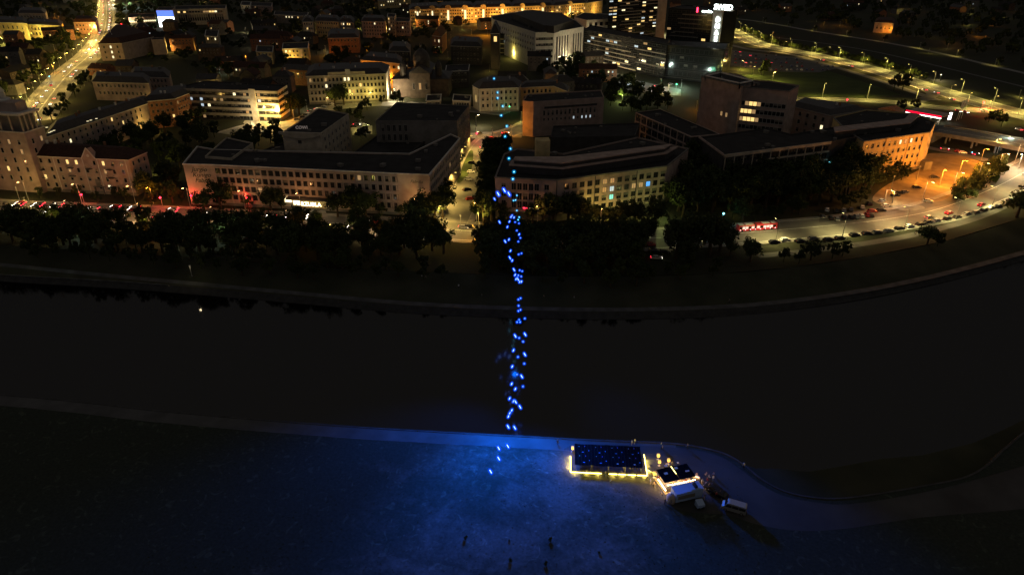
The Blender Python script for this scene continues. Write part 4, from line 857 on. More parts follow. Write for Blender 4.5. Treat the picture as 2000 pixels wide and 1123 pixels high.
for i, (x, y, kw, cc, h, t) in enumerate([
    (490,243,8,WHI,7,'at the pale forecourt left of the banded office corner'), (522,240,8,WARM,7,'below the banded office'), (546,238,8,WARM,9,'at the corner of the banded office'), (575,236,8,ORA,7,'among the amber trees by the junction'), (600,216,6,WHI,7,'left of the neoclassical front'),
    (640,213,3.4,WARM,8,'before the left half of the neoclassical front'), (690,207,4,YEL,8,'before the middle of the neoclassical front'), (722,203,4.5,YEL,8,'before the right half of the neoclassical front'), (766,196,12,WHI,8,'at the foot of the amber corner house'), (760,172,10,ORA,9,'behind the neoclassical building'),
    (695,172,7,ORA,9,'in the yard of the amber corner house'),
    (706,256,7,YEL,7,'on the small yard beside the lettered building'), (930,250,5,WHI,8,'under the pale courthouse wall'), (930,266,4,WARM,7,'at the left of the amber plaza'), (962,272,8,ORA,7,'in the middle of the amber plaza'), (998,268,8,ORA,7,'at the right of the amber plaza'), (1018,240,6,YEL,7,'beside the brown hall'),
    (1010,215,5,YEL,8,'at the lit hedge beside the brown hall'), (1050,190,6,WARM,7,'in the courtyard of the ochre wing'),
    (285,205,4,WARM,7,'in the leafy yard behind the rose block'), (292,262,4,WARM,7,'between the rose block and the trees'), (286,345,3.5,YEL,8,'at the right end wall of the rose block'), (300,398,2.5,ORA,8,'at the bus stop by the rose block'),
    (535,205,1.2,WHI,5,'in the courtyard of the banded office'), (470,140,9,ORA,6,'on the glowing red ground beside the pale trees'), (515,138,10,ORA,6,'on the orange ground below the small lit house'), (522,118,10,WHI,5,'in the doorway of the small lit house'), (575,128,10,WARM,6,'before the lit villa'), (597,120,8,YEL,6,'at the right corner of the lit villa'), (430,146,5,COLD,4,'under the pale green trees'), (460,150,5,COLD,4,'second under the pale green trees'), (500,152,5,COLD,4,'third under the pale green trees'),
    (853,100,4,ORA,8,'in front of the orange gabled house'), (690,92,9,YEL,5,'in the bright yard of the old town'), (665,90,9,ORA,5,'left in the bright yard of the old town'), (757,68,9,WARM,6,'at the foot of the slim tower house'),
    (604,62,10,WARM,7,'below the pale townhouses'), (640,60,12,WARM,7,'below the lit townhouses'), (735,66,9,WARM,7,'under the dim palace front'), (952,70,14,ORA,8,'in the lane left of the bell tower'), (945,50,16,ORA,8,'between the glowing row and the bell tower'),
    (1067,110,13,WHI,6,'at the left foot of the civic building'), (1085,112,16,COLD,6,'in front of the civic building'), (1105,110,16,COLD,6,'before the tall slots of the civic building'), (1128,104,14,WHI,6,'at the right foot of the civic building'), (1050,118,11,COLD,6,'on the cold lit terrace'), (1000,116,8,YEL,6,'at the glass pavilion'),
    (1115,128,12,WHI,7,'in the tree lined forecourt'), (1160,126,12,WHI,6,'under the staggered office'), (1178,140,12,WHI,6,'second under the staggered office'), (1195,148,13,WHI,6,'third under the staggered office'), (1240,165,12,COLD,6,'among trees below the glass block'), (1290,172,13,WHI,7,'at the bright gateway'), (1305,184,13,YEL,7,'below the bright gateway'), (1215,200,7,GRN,5,'inside the green lit tree'), (1330,172,12,COLD,6,'under the black glass block'),
    (1360,215,7,ORA,6,'at the left corner of the brown office'), (1335,84,22,WARM,8,'in the busy square between the two towers'), (1320,78,22,WHI,8,'at the left of the square between the towers'), (1350,88,16,ORA,7,'at the right of the square between the towers'), (1305,70,22,WHI,10,'at the foot of the concrete shaft'), (1240,78,18,WHI,9,'under the banded glass tower'), (1270,80,18,WHI,9,'second under the banded glass tower'),
    (1445,137,7,WARM,8,'at the edge of the tower car park'), (1470,150,5,YEL,8,'behind the railed terrace'), (1508,160,5,YEL,8,'second behind the railed terrace'), (1570,240,3,YEL,6,'in the yard of the rose wing'), (1625,250,8,WHI,5,'in the inner corner of the ochre building'), (1590,240,4,WARM,5,'at the lit door of the rose wing'),
    (1872,343,15,ORA,8,'at the hedge beside the orange car park'), (1914,319,13,ORA,8,'at the upper end of the orange car park'), (1835,362,13,ORA,8,'in the middle of the orange car park'), (1790,352,11,ORA,7,'under the ochre building'), (1740,372,7,ORA,7,'at the dark trees by the ochre building'), (1742,397,10,WHI,6,'beside the crowded parking bay'), (1940,298,9,WARM,8,'under the road bridge'), (1965,290,8,COLD,7,'at the right end of the road bridge'), (1988,330,16,WHI,8,'where the avenue meets the bridge'),
    (1450,428,9,YEL,6,'inside the golden tree by the bus'), (1280,432,8,GRN,6,'inside the green tree by the avenue'), (1215,425,5,YEL,6,'inside the lit shrubs before the cranked block'), (1135,428,5,YEL,6,'second in the lit shrubs before the cranked block'), (1180,432,5,YEL,6,'third in the lit shrubs before the cranked block'), (1020,428,3,GRN,6,'under the canopy of the cranked block'), (1050,430,4,YEL,6,'beside the canopy of the cranked block'), (840,432,4,GRN,6,'in the leaves at the side street corner'), (900,452,7,WARM,7,'at the crossing by the parked dark car'), (935,448,8,WARM,7,'right of the crossing'), (925,468,5,ORA,6,'below the crossing on the bank'),
    (775,412,10,WHI,4,'at the kiosk under the blank wall'), (600,405,12,YEL,3.5,'on the amber cafe terrace'), (622,404,10,YEL,3.5,'second on the amber cafe terrace'), (350,490,.6,WHI,5,'alone on the dark bank'), (458,458,1.0,WHI,5,'standing among parked cars on the bank'), (375,540,.3,WHI,4,'beside the left bank ramp'),
    (40,395,7,WARM,7,'at the far left of the avenue'), (55,412,9,YEL,6,'beside the bright far left crossing'),
    (8,88,16,YEL,8,'before the yellow lit long building'), (35,85,14,YEL,8,'second before the yellow lit long building'), (62,80,12,YEL,8,'between the two yellow lit buildings'), (95,76,12,YEL,8,'before the yellow lit wing'), (127,62,14,ORA,8,'orange, at the end of the yellow lit wing'), (155,72,12,ORA,8,'orange, at the rose junction house'), (175,82,14,WARM,8,'at the junction below the rose house'), (180,98,12,WARM,8,'under the junction trees'), (20,42,10,WARM,6,'below the two gabled villa'), (70,42,10,WARM,6,'second below the two gabled villa'),
    (30,205,8,YEL,5,'in the yellow bushes at the left'), (45,196,7,YEL,5,'second in the yellow bushes at the left'), (345,42,14,WHI,7,'before the gallery wing'), (400,40,12,WARM,7,'second before the gallery wing'), (325,40,16,(.2,.9,.5),6,'green, below the glowing shopping hall'), (245,48,18,WHI,8,'bright white at the top of the boulevard'), (248,16,30,COLD,9,'dazzling white beside the shopping street'), (225,10,24,WHI,9,'at the far end of the boulevard'),
    (1722,66,7,ORA,6,'before the rose villa on the hillside'), (1738,66,6,ORA,6,'second before the rose villa on the hillside'), (1640,52,8,ORA,6,'at the bright gable on the hillside'), (1770,30,6,YEL,5,'among the gardens of the hillside'), (1895,28,6,YEL,5,'at the upper right of the hillside'), (1908,72,8,ORA,5,'beside the small lit house on the hillside'), (1855,84,5,ORA,5,'above the promenade trees'), (1930,50,5,ORA,5,'high in the dark gardens at the right'), (1890,50,6,YEL,5,'second high in the dark gardens'), (1835,158,8,WHI,5,'glowing alone beside the motorway'), (1930,214,12,ORA,6,'orange, beside the red glow'), (1962,238,9,YEL,6,'in the golden tree near the bridge'), (1990,190,5,YEL,5,'at the far right edge above the bridge')]):
    f = 3.4 if y < 135 else 2.3 if y < 275 else 1.25
    if 200 < y < 220 and 630 < x < 740: f = .85
    if 470 < x < 612 and 225 < y < 262: f = 3.2
    if 1040 < x < 1345 and 110 < y < 215: f = 3
    if x < 130 and y < 100: f = 1.8
    if x > 1420 and y < 100: f = 1.5
    if 'orange car park' in t or 'ochre building' in t: f = 1.7
    lamp((x, y), round(kw*f, 1), cc, h, 1.6 if h >= 8 else 0, 'street lamp ' + t, group=None, r=.3)
lamprow(AV, 34, -10.6, 6, (1,.62,.25), 'on the river side of the queueing traffic', h=8, arm=2.0, start=4, flt=lambda x, y: -30 < x < 900)
yl = []; tries = 0
while len(yl) < 85 and tries < 3000:
    tries += 1; px_, py_ = rnd.uniform(5, 1180), 3 + 190*rnd.random()**1.4; q = G(px_, py_)
    if near_building(q, 2.0) or on_road(q, 2) or any(math.dist(q, o[1]) < 28 for o in yl): continue
    yl.append((px_, q))
yl.sort()
for i, (px_, q) in enumerate(yl): lamp(q, rnd.choice([4, 7, 12]) * (1 + q[1]/900), rnd.choice([WARM, YEL, ORA, ORA, WHI]), 6, 0, f'yard lamp glowing between old town houses, {ordinal(i+1)} from the left', world=True, group='yard lamps of the old town', name='yard_lamp', cat='yard lamp')
def sprinkle(n, xr, yr, gap, kws, cols, h, txt, grp, nm):
    L = []; t = 0
    while len(L) < n and t < 2000:
        t += 1; px_, py_ = rnd.uniform(*xr), rnd.uniform(*yr); q = G(px_, py_)
        if near_building(q, 2.0) or on_road(q, 1) or any(math.dist(q, o[1]) < gap for o in L): continue
        L.append((px_, q))
    L.sort()
    for i, (px_, q) in enumerate(L): lamp(q, rnd.choice(kws), rnd.choice(cols), h, 0, f'{txt}, {ordinal(i+1)} from the left', world=True, group=grp, name=nm, cat=nm.replace('_', ' '))
sprinkle(34, (20, 860), (428, 476), 9, [.25, .6, 1.2], [WARM, YEL, ORA, WHI, COLD], 4.5, 'low added lamp for street sparkle among the riverside trees', 'added sparkle lamps among the riverside trees', 'added_sparkle_lamp')  # added lamps standing in for street light glimpsed through the leaves
sprinkle(30, (1470, 1990), (6, 105), 25, [2, 4, 7], [WARM, YEL, ORA, ORA], 5, 'garden lamp on the wooded far hillside', 'garden lamps of the far hillside', 'garden_lamp')
# wall lamps of the courthouse and glowing rows
for i, (x, y) in enumerate([(954,193),(999,189)]):
    q = G(x, y, 8); e = tag(empty('wall_lamp', (q[0], q[1]-1.2, 8)), ['left', 'right'][i] + ' of the two glaring white lamps on the pale courthouse front', 'lamp', 'glaring wall lamps')
    MB().lathe([(.05,-.7),(.5,-.5),(.75,0),(.5,.5),(.05,.7)], 10).build('globe', emat('globe_white', (1,.93,.8), 14), e); MB().box(-.1,.1,0,1.4,-.1,.1).build('bracket', M['black'], e)
    ld = bpy.data.lights.new('lamp_light', 'POINT'); ld.energy = 5500; ld.color = (1,.9,.7); ld.shadow_soft_size = .5; lo = bpy.data.objects.new('lamp_light', ld); col.objects.link(lo); lo.parent = e; lo.location = (0, -1.2, -.2)
for i in range(13):
    t = i/12; x = 805 + t*365; y = 20 - 14*t; q = G(x, y, 22)
    lamp((q[0], q[1]-15), 85, (1,.56,.12), 10, 0, f'street lamp, {ordinal(i+1)} from the left before the long glowing row', world=True, group='lamps before the long glowing row')
lamp((G(1160,40)[0], G(1160,40)[1]), 26, YEL, 9, 0, 'street lamp lighting the side of the low hall by the civic building', world=True); 
# red signals and glows
def redlamp(px, py, kw, label, h=4, c=(1,.07,.04), em='redbig'):
    q = G(px, py); e = tag(empty('coloured_light', (q[0], q[1], 0)), label, 'signal light')
    MB().cyl((0,0,0), (0,0,h), .1).build('post', M['metal'], e); MB().box(-.35,.35,-.3,.3,h,h+1.2).build('housing', M['black'], e); MB().lathe([(.05,-.4),(.5,0),(.05,.4)], 8).build('lens', M[em], e, (0,-.45,h+.6))
    ld = bpy.data.lights.new('coloured_glow', 'POINT'); ld.energy = kw*1000; ld.color = c; ld.shadow_soft_size = .3; lo = bpy.data.objects.new('coloured_glow', ld); col.objects.link(lo); lo.parent = e; lo.location = (0,-1,h+.6)
redlamp(1917, 212, 14, 'big red light glaring beside the motorway merge'); redlamp(1652, 207, 3, 'red light on the slip road bend'); redlamp(240, 56, 14, 'red light at the boulevard crossing', 5); redlamp(487, 404, 2.4, 'added red light for the glow on the lower windows of the long white office'); redlamp(378, 400, 2.0, 'added red light for the glow on the cursive end wall'); redlamp(165, 398, 1.5, 'red light in front of the rose block balconies'); redlamp(318, 404, 2.0, 'added red light glowing over the dark tree beside the bus stop')  # those by the white office and bus stop added for the red traffic glow
redlamp(932, 275, 2, 'red light at the plaza corner'); redlamp(1410, 436, .5, 'cyan signal at the shelter left of the bus', c=(.2,.8,1), em='cyan'); redlamp(1947, 300, .8, 'cyan signal below the bridge', c=(.2,.8,1), em='cyan'); redlamp(995, 221, .4, 'green signal beside the lit hedge', c=(.1,1,.4), em='green'); redlamp(1320, 176, 3, 'green signal in the bright gateway', c=(.2,1,.5), em='green'); redlamp(1612, 352, .05, 'cyan signal in the middle of the dark trees', c=(.2,.8,1), em='cyan', h=9); redlamp(100, 160, .5, 'cyan signal on the boulevard', c=(.2,.8,1), em='cyan')
# ============================================================ VEHICLES
def paint(name, c, r=.3, met=.3): return mat(name, c, r, .5, metal=met)
CP = dict(black=paint('car_black', (.012,.012,.014)), silver=paint('car_silver', (.42,.42,.41), .35, .6), white=paint('car_white', (.72,.71,.68), .3, 0), grey=paint('car_grey', (.12,.12,.125)), red=paint('car_red', (.35,.02,.02)), blue=paint('car_blue', (.03,.06,.2)), beige=paint('car_beige', (.45,.38,.28)))
tyre = mat('tyre', (.015,.015,.015), .9, .2); rimm = mat('rim', (.4,.4,.4), .4, .5, metal=.7)
def car_parts(van=False):
    b = MB()
    if not van:
        prof = [(-2.15,.32),(-2.2,.62),(-2.12,.86),(-1.85,.98),(-1.55,1.36),(-1.1,1.48),(.1,1.5),(.55,1.42),(1.05,1.02),(1.9,.86),(2.2,.66),(2.22,.34)]
    else:
        prof = [(-2.55,.35),(-2.6,.9),(-2.58,1.9),(-2.5,2.15),(-2.3,2.25),(1.2,2.28),(1.55,2.15),(2.05,1.35),(2.55,1.12),(2.7,.8),(2.7,.36)]
    zt = max(z for x, z in prof); w0 = .9 if not van else 1.0
    def wy(z): return w0 if z < (1.0 if not van else 1.3) else w0 - (z - (1.0 if not van else 1.3)) / (zt - (1.0 if not van else 1.3)) * (.26 if not van else .15)
    n = len(prof); vs = [(x, -wy(z), z) for x, z in prof] + [(x, wy(z), z) for x, z in prof]
    b.add(vs, [(i+n, (i+1) % n + n, (i+1) % n, i) for i in range(n)] + [tuple(range(n)), tuple(range(2*n-1, n-1, -1))])
    g = MB()
    if not van:
        for s in (-1, 1):
            y0, y1 = s*(wy(1.03)+.012), s*(wy(1.4)+.012)
            for xa, xb, xc, xd in ((-1.7,-.55,-.55,-1.45),(-.47,.88,.50,-.47)): g.face([(xa,y0,1.03),(xb,y0,1.03),(xc,y1,1.4),(xd,y1,1.4)])
        g.face([(1.08,-.8,1.03),(1.08,.8,1.03),(.62,.68,1.41),(.62,-.68,1.41)]); g.face([(-1.86,-.78,1.02),(-1.86,.78,1.02),(-1.58,.68,1.36),(-1.58,-.68,1.36)])
        wx, wr = (1.38, -1.35), .33
    else:
        for s in (-1, 1):
            y0, y1 = s*(wy(1.3)+.02), s*(wy(1.95)+.02)
            for xa, xb, xc, xd in ((-2.4,-1.0,-1.0,-2.4),(-.9,.45,.45,-.9),(.55,1.9,1.5,.55)): g.face([(xa,y0,1.3),(xb,y0,1.3),(xc,y1,1.95),(xd,y1,1.95)])
        g.face([(2.09,-.88,1.36),(2.09,.88,1.36),(1.63,.8,2.1),(1.63,-.8,2.1)]); g.face([(-2.62,-.8,1.3),(-2.62,.8,1.3),(-2.6,.76,1.95),(-2.6,-.76,1.95)])
        wx, wr = (1.75, -1.7), .36
    tl = MB().box(-.04,.04,-.17,.17,-.08,.08); hl = MB().box(-.05,.06,-.2,.2,-.07,.07)
    wh_ = MB(); wh_.mi = 0; wh_.cyl((0,-.11,0), (0,.11,0), wr, wr, 10); wh_.mi = 1; wh_.cyl((0,-.12,0), (0,.12,0), wr*.6, wr*.6, 8)
    xe = 2.2 if not van else 2.68; zr = .82 if not van else 1.1
    return b, g, wh_, tl, hl, wx, wr, w0, xe, zr
CARM = {}
for van in (False, True):
    b, g, wh_, tl, hl, wx, wr, w0, xe, zr = car_parts(van)
    CARM[van] = dict(body={k: b.mesh('body', m) for k, m in CP.items()}, glass=g.mesh('windows', M['glass']), wheel=wh_.mesh('wheel', [tyre, rimm]), tail=[tl.mesh('tail_lamp', mat('lens_red', (.2,.01,.01), .3)), tl.mesh('tail_lamp', M['red'])], head=[hl.mesh('head_lamp', mat('lens_clear', (.5,.5,.5), .2)), hl.mesh('head_lamp', M['head'])], wx=wx, wr=wr, w0=w0, xe=xe, zr=zr)
simple = {}
def simple_mesh(colr, lit):
    if (colr, lit) in simple: return simple[(colr, lit)]
    b, g, wh_, tl, hl, wx, wr, w0, xe, zr = car_parts(False)
    m = MB(); m.mi = 0; m.add(b.v, b.f); m.mi = 1; m.add(g.v, g.f); m.mi = 2
    for x in wx:
        for s in (-1, 1): m.add([(v[0]+x, v[1]+s*.8, v[2]+wr) for v in wh_.v], wh_.f)
    k = 1.6 if lit else 1
    m.mi = 3
    for s in (-1, 1): m.box(-2.26-.1*(k-1),-2.12, s*.66-.17*k, s*.66+.17*k, .72, .72+.16*k)
    m.mi = 4
    for s in (-1, 1): m.box(2.1,2.26+.1*(k-1), s*.62-.18*k, s*.62+.18*k, .58, .58+.15*k)
    simple[(colr, lit)] = m.mesh('car', [CP[colr], M['glass'], tyre, M['red'] if lit else CP['red'], M['head'] if lit else CP['silver']]); return simple[(colr, lit)]
def car(p, rz, colr, label, group, lit=False, van=False, detail=True, z=0.01):
    if not detail:
        o = inst('car', simple_mesh(colr, lit), None, (p[0], p[1], z), rz); return tag(o, label, 'car', group)
    d = CARM[van]; e = tag(empty('van' if van else 'car', (p[0], p[1], z), rz), label, 'van' if van else 'car', group)
    inst('body', d['body'][colr], e); inst('windows', d['glass'], e)
    for x in d['wx']:
        for s in (-1, 1): inst('wheel', d['wheel'], e, (x, s*(d['w0']-.1), d['wr']))
    for s in (-1, 1):
        inst('tail_lamp', d['tail'][int(lit)], e, (-d['xe'], s*.66, d['zr'])); inst('head_lamp', d['head'][int(lit)], e, (d['xe']-.05, s*.62, d['zr']-.18))
    return e
def dirpx(x, y, P):
    q = Vector(G(x, y)); best = min(range(len(P)-1), key=lambda i: ((P[i]+P[i+1])/2-q).length); d = P[best+1]-P[best]; return q, math.atan2(d.y, d.x)
# cars parked along the lower kerb: x positions from the photograph
low = [(1512,475,'black'),(1533,471,'white'),(1562,473,'black'),(1588,468,'grey'),(1618,470,'black'),(1640,467,'black'),(1668,461,'black'),(1692,458,'black'),(1713,456,'grey'),(1735,453,'silver'),(1756,448,'black'),(1776,444,'white'),(1797,440,'black'),(1812,436,'grey'),(1829,433,'white'),(1850,429,'black'),(1869,426,'black'),(1888,420,'silver'),(1905,417,'grey'),(1921,412,'black'),(1935,407,'silver'),(1949,405,'black'),(1962,398,'beige'),(1975,393,'black'),(1988,386,'silver')]
S1 = AV
desc = {'black': 'black', 'white': 'white', 'grey': 'dark grey', 'silver': 'silver', 'beige': 'beige', 'red': 'dark red', 'blue': 'blue'}
for i, (x, y, c_) in enumerate(low):
    q, a = dirpx(x, y, AV); t = Vector((math.cos(a), math.sin(a)))
    car(q, a + rnd.uniform(-.03, .03), c_, f'{desc[c_]} car parked below the bright curve, {ordinal(i+1)} from the left', 'cars parked along the lower kerb')
for i, (x, y, c_, l) in enumerate([(1606,425,'grey',0),(1622,428,'black',0),(1634,430,'silver',0),(1648,427,'black',0),(1662,427,'black',0),(1672,425,'silver',0),(1682,424,'white',0),(1693,422,'red',0),(1700,423,'black',0)]):
    q, a = dirpx(x, y, AV); car(q, a + 1.15, c_, f'{desc[c_]} car parked nose in by the verge, {ordinal(i+1)} from the left', 'cars parked nose in by the verge')
for i, (x, y, c_) in enumerate([(1615,412,'white'),(1634,414,'black'),(1648,413,'silver'),(1662,411,'grey'),(1684,407,'silver'),(1698,400,'black')]):
    q, a = dirpx(x, y, AV); car(q, a + .9, c_, f'{desc[c_]} car half hidden under the lit verge trees, {ordinal(i+1)} from the left', 'cars under the lit verge trees')
for (x, y, c_, a, t) in [(1748,384,'black',.25,'black car at the left end of the dark cluster on the orange car park'),(1757,379,'black',.25,'black car in the middle of the dark cluster on the orange car park'),(1766,377,'grey',.3,'grey car at the right end of the dark cluster on the orange car park'),(1790,368,'black',-.15,'black car alone at the upper edge of the orange car park'),(1825,348,'black',-.2,'black car alone in the middle of the orange car park'),(1812,395,'silver',-.25,'silver car driving off the orange car park'),(1703,415,'red',-.1,'red car rolling along the parking bay'),(1722,394,'silver',.6,'silver car at the bright entrance of the parking bay'),(1730,404,'white',.2,'white car at the bright entrance of the parking bay'),(1720,413,'black',.2,'black car standing in the parking bay exit')]:
    car(G(x, y), a, c_, t, 'cars on the orange car park and its bay')
for (x, y, c_, f, t) in [(1814,427,'silver',0,'silver car with glowing lamps passing the parked row'),(1853,418,'red',0,'red glowing car on the bright curve, middle one'),(1916,402,'red',0,'red glowing car on the bright curve, furthest along'),(1905,446+8,'black',0,None)]:
    if t:
        q, a = dirpx(x, y, AV); car(q, a, c_, t, 'cars driving on the bright curve', lit=True)
for (x, y, c_, t, a) in [(905,446,'silver','silver car with blazing lamps beside the dark car on the open stretch',0),(917,446,'black','black car on the open stretch of the avenue',0)]:
    q, aa = dirpx(x, y, AV); car(q, aa, c_, t, None, lit=(c_ == 'silver'))
for (x, y, c_, a, t, l) in [(931,472,'black',1.0,'dark car tilted on the ramp below the crossing',0),(1282,506,'silver',-.1,'silver car with headlamps on under the tall riverside trees',1),(1277,492,'black',-.1,'black car behind the silver one under the tall trees',0),(1298,494,'black',-.1,'second black car under the tall trees',0),(1270,480,'red',-.1,'red car glimpsed through the gap in the tall trees',0)]:
    car(G(x, y), a, c_, t, None, lit=bool(l))
# traffic jam on the left half of the avenue
tr = []
for lane, off, dr in ((0, -7, 1), (1, -3.8, 1), (2, 3.8, -1), (3, 7, -1)):
    for p, a in along(AV, 9.5, off, rnd.uniform(0, 8)):
        x, y = PJ(p[0], p[1], 0)
        if -20 < x < 860 and rnd.random() < (.5 if x < 420 else .4): tr.append((x, p, a if dr > 0 else a + math.pi))
tr.sort(key=lambda t: t[0])
for i, (x, p, a) in enumerate(tr):
    c_ = rnd.choice(['black','grey','silver','white','red']); car(p, a, c_, f'{desc[c_]} car with lamps lit in the evening queue, {ordinal(i+1)} from the left', 'cars queueing on the left of the avenue', lit=True, detail=False)
# cars on motorway, boulevard, lots
k = 0
for (x, y, c_, fl) in [(1606,119,'silver',1),(1662,131,'white',1),(1806,177,'white',1),(1829,183,'white',1),(1860,196,'white',1),(1922,218,'white',1),(1990,255,'white',1),(1872,219,'red',0),(1886,221,'red',0)]:
    q, a = dirpx(x, y, HW); k += 1; car(q, a + math.pi*fl, c_, f'{desc[c_]} car with bright lamps on the motorway bend, {ordinal(k)} from the left', 'cars on the motorway bend', lit=True, detail=False)
k = 0
pts = sorted([(x, y) for x, y in ((x, y) for y in (103, 110, 117, 124, 131, 138) for x in range(1436, 1640, 10)) if inside((x, y), [(1430,100),(1480,105),(1560,115),(1640,133),(1600,143),(1500,140),(1430,126)]) and rnd.random() < .75])
for x, y in pts:
    k += 1; c_ = rnd.choice(['black','grey','silver','white','red','blue']); car(G(x + rnd.uniform(-1,1), y), 1.3 + rnd.uniform(-.1,.1), c_, f'{desc[c_]} small car on the tower car park, {ordinal(k)} counted from the left', 'cars on the tower car park', lit=rnd.random() < .12, detail=False)
k = 0
for p, a in along(BO, 11, -5, 3) + along(BO, 13, 5, 3):
    if vis(p) and rnd.random() < .32: k += 1; car(p, a + (math.pi if rnd.random() < .5 else 0), rnd.choice(['black','white','silver']), f'car with lamps lit on the upper boulevard, {ordinal(k)} counted upwards', 'cars on the upper boulevard', lit=True, detail=False)
k = 0
for x, y in [(592,230),(598,226),(580,235),(608,219),(715,247),(706,244),(697,245),(620,215),(634,210),(650,205),(960,272),(966,279),(945,290),(972,281),(987,262),(935,262),(922,320),(915,352),(920,338),(912,372),(918,390),(1860,296),(1870,297),(1880,300),(1895,301),(1905,303),(1845,293),(1140,121),(1150,127),(1168,133),(1283,170),(1310,166),(690,249)]:
    k += 1; c_ = rnd.choice(['black','grey','silver','white','red']); car(G(x, y), rnd.uniform(-.4, .6), c_, f'{desc[c_]} car in the lit back streets, {ordinal(k)} of those scattered there', 'cars in the back streets', lit=rnd.random() < .3, detail=False)
k = 0
for x in range(470, 800, 13):
    if rnd.random() < .6: k += 1; c_ = rnd.choice(['black','grey','silver']); car(G(x, 468 + rnd.uniform(-4, 5)), .1, c_, f'{desc[c_]} car parked in the dark among the bank trees, {ordinal(k)} from the left', 'cars parked among the bank trees', detail=False)
# bus
q, a = dirpx(1477, 449, AV); bus = tag(empty('city_bus', (q[0], q[1], 0.01), a), 'long red and white city bus with lit windows on the avenue', 'bus')
rdp = paint('bus_red', (.55,.03,.04), .35, 0); m = MB(); Lb = 8.9
prof = [(-1.25,.35),(-1.27,1.0),(-1.22,2.6),(-1.0,2.95),(1.0,2.95),(1.22,2.6),(1.27,1.0),(1.25,.35)]
for xa, xb in ((-Lb, -1.6), (-.9, Lb)):
    n = 8; m.add([(xa, y, z) for y, z in prof] + [(xb, y, z) for y, z in prof], [(i, (i+1) % n, (i+1) % n + n, i+n) for i in range(n)] + [tuple(range(n-1,-1,-1)), tuple(range(n, 2*n))])
m.build('body', rdp, bus); MB().box(-1.6,-.9,-1.12,1.12,.4,2.8).build('bellows', M['black'], bus)
for xa, xb in ((-8.6,-6.6),(-5.6,-2.2),(2.2,5.4),(6.4,8.2)): MB().box(xa, xb, -.95, .95, 2.952, 3.12).build('roof_panel', CP['white'], bus)
bw = emat('bus_interior', (1,.82,.7), .9)
for s in (-1, 1):
    for k in range(5): MB().box(-8.6+k*1.38, -7.4+k*1.38, s*1.29-.02, s*1.29+.02, 1.25, 2.3).build('window', bw if k % 3 else M['glass'], bus)
    for k in range(6): MB().box(-.6+k*1.5, .7+k*1.5, s*1.29-.02, s*1.29+.02, 1.25, 2.3).build('window', bw if k % 4 != 1 else M['glass'], bus)
for x in (-7.2, -3.6, 3.0, 6.4):
    for s in (-1, 1): MB().cyl((x, s*1.1, .48), (x, s*1.3, .48), .48, .48, 10).build('wheel', tyre, bus)
for k in range(8): MB().box(-8.3+k*2.3, -7.9+k*2.3, -1.31, -1.27, .75, 1.0).build('marker_lamp', emat('marker', (1,.5,.55), 4) if k == 0 else bpy.data.materials['marker'], bus)
# ============================================================ TREES
leafm = mat('foliage', (.035,.05,.016), .85, .1, 0, .35, c2=(.07,.085,.025)); leafd = mat('foliage_dark', (.025,.035,.014), .9, .08, 0, .4, c2=(.05,.06,.022))
def crown(seed, nclump, nleaf, leaf, ell=(1,1,1), spread=1.0, low=-.75):
    r = random.Random(seed); m = MB(); cl = []
    for i in range(nclump):
        while True:
            v = Vector((r.uniform(-1,1), r.uniform(-1,1), r.uniform(low,1)))
            if .25 < v.length < 1: break
        v = v * (.55 + .45*r.random()) ; cl.append((Vector((v.x*ell[0], v.y*ell[1], v.z*ell[2])), r.uniform(.2,.42)))
    for c, rad in cl:
        for _ in range(nleaf):
            d = Vector((r.gauss(0,1), r.gauss(0,1), r.gauss(0,1))).normalized() * rad * (r.random()**.4)
            p = c + d; n = (d + Vector((r.gauss(0,.5), r.gauss(0,.5), r.gauss(.2,.5)))*rad).normalized(); u = n.orthogonal().normalized(); v = n.cross(u); a = r.random()*6.28
            u, v = u*math.cos(a)+v*math.sin(a), v*math.cos(a)-u*math.sin(a); s = leaf*r.uniform(.6,1.3)
            m.face([p-u*s*.5, p+v*s*.35, p+u*s*.6, p-v*s*.35])
    return m
CR = [crown(i, 26+i*2, 62, .15, (1,1,.85)).mesh('crown', leafm if i % 2 else leafd) for i in range(5)]
CRP = [crown(20+i, 26, 60, .13, (.42,.42,1.1), low=-1).mesh('crown', leafd) for i in range(2)]
CRB = [crown(30+i, 16, 50, .20, (1,1,.7), low=-.3).mesh('crown', leafm) for i in range(2)]
def trunk_mesh(seed, h=1.0):
    r = random.Random(seed); m = MB(); m.cyl((0,0,0), (.02,0,.55), .045, .028, 7)
    for k in range(5):
        a = k*1.26 + r.random(); z = r.uniform(.35,.55); m.cyl((.015,0,z), (math.cos(a)*.25, math.sin(a)*.25, z+r.uniform(.15,.32)), .016, .006, 5)
    return m.mesh('trunk', M['bark'])
TK = [trunk_mesh(i) for i in range(3)]
TREES = []
def tree(p, h, kind='tree', z=0.0, cw=None):
    TREES.append((p[0], p[1], h, kind, z, cw)); 
PLANTS = []
def plant(lst, what, group, cat='tree'): PLANTS.append((lst, what, group))
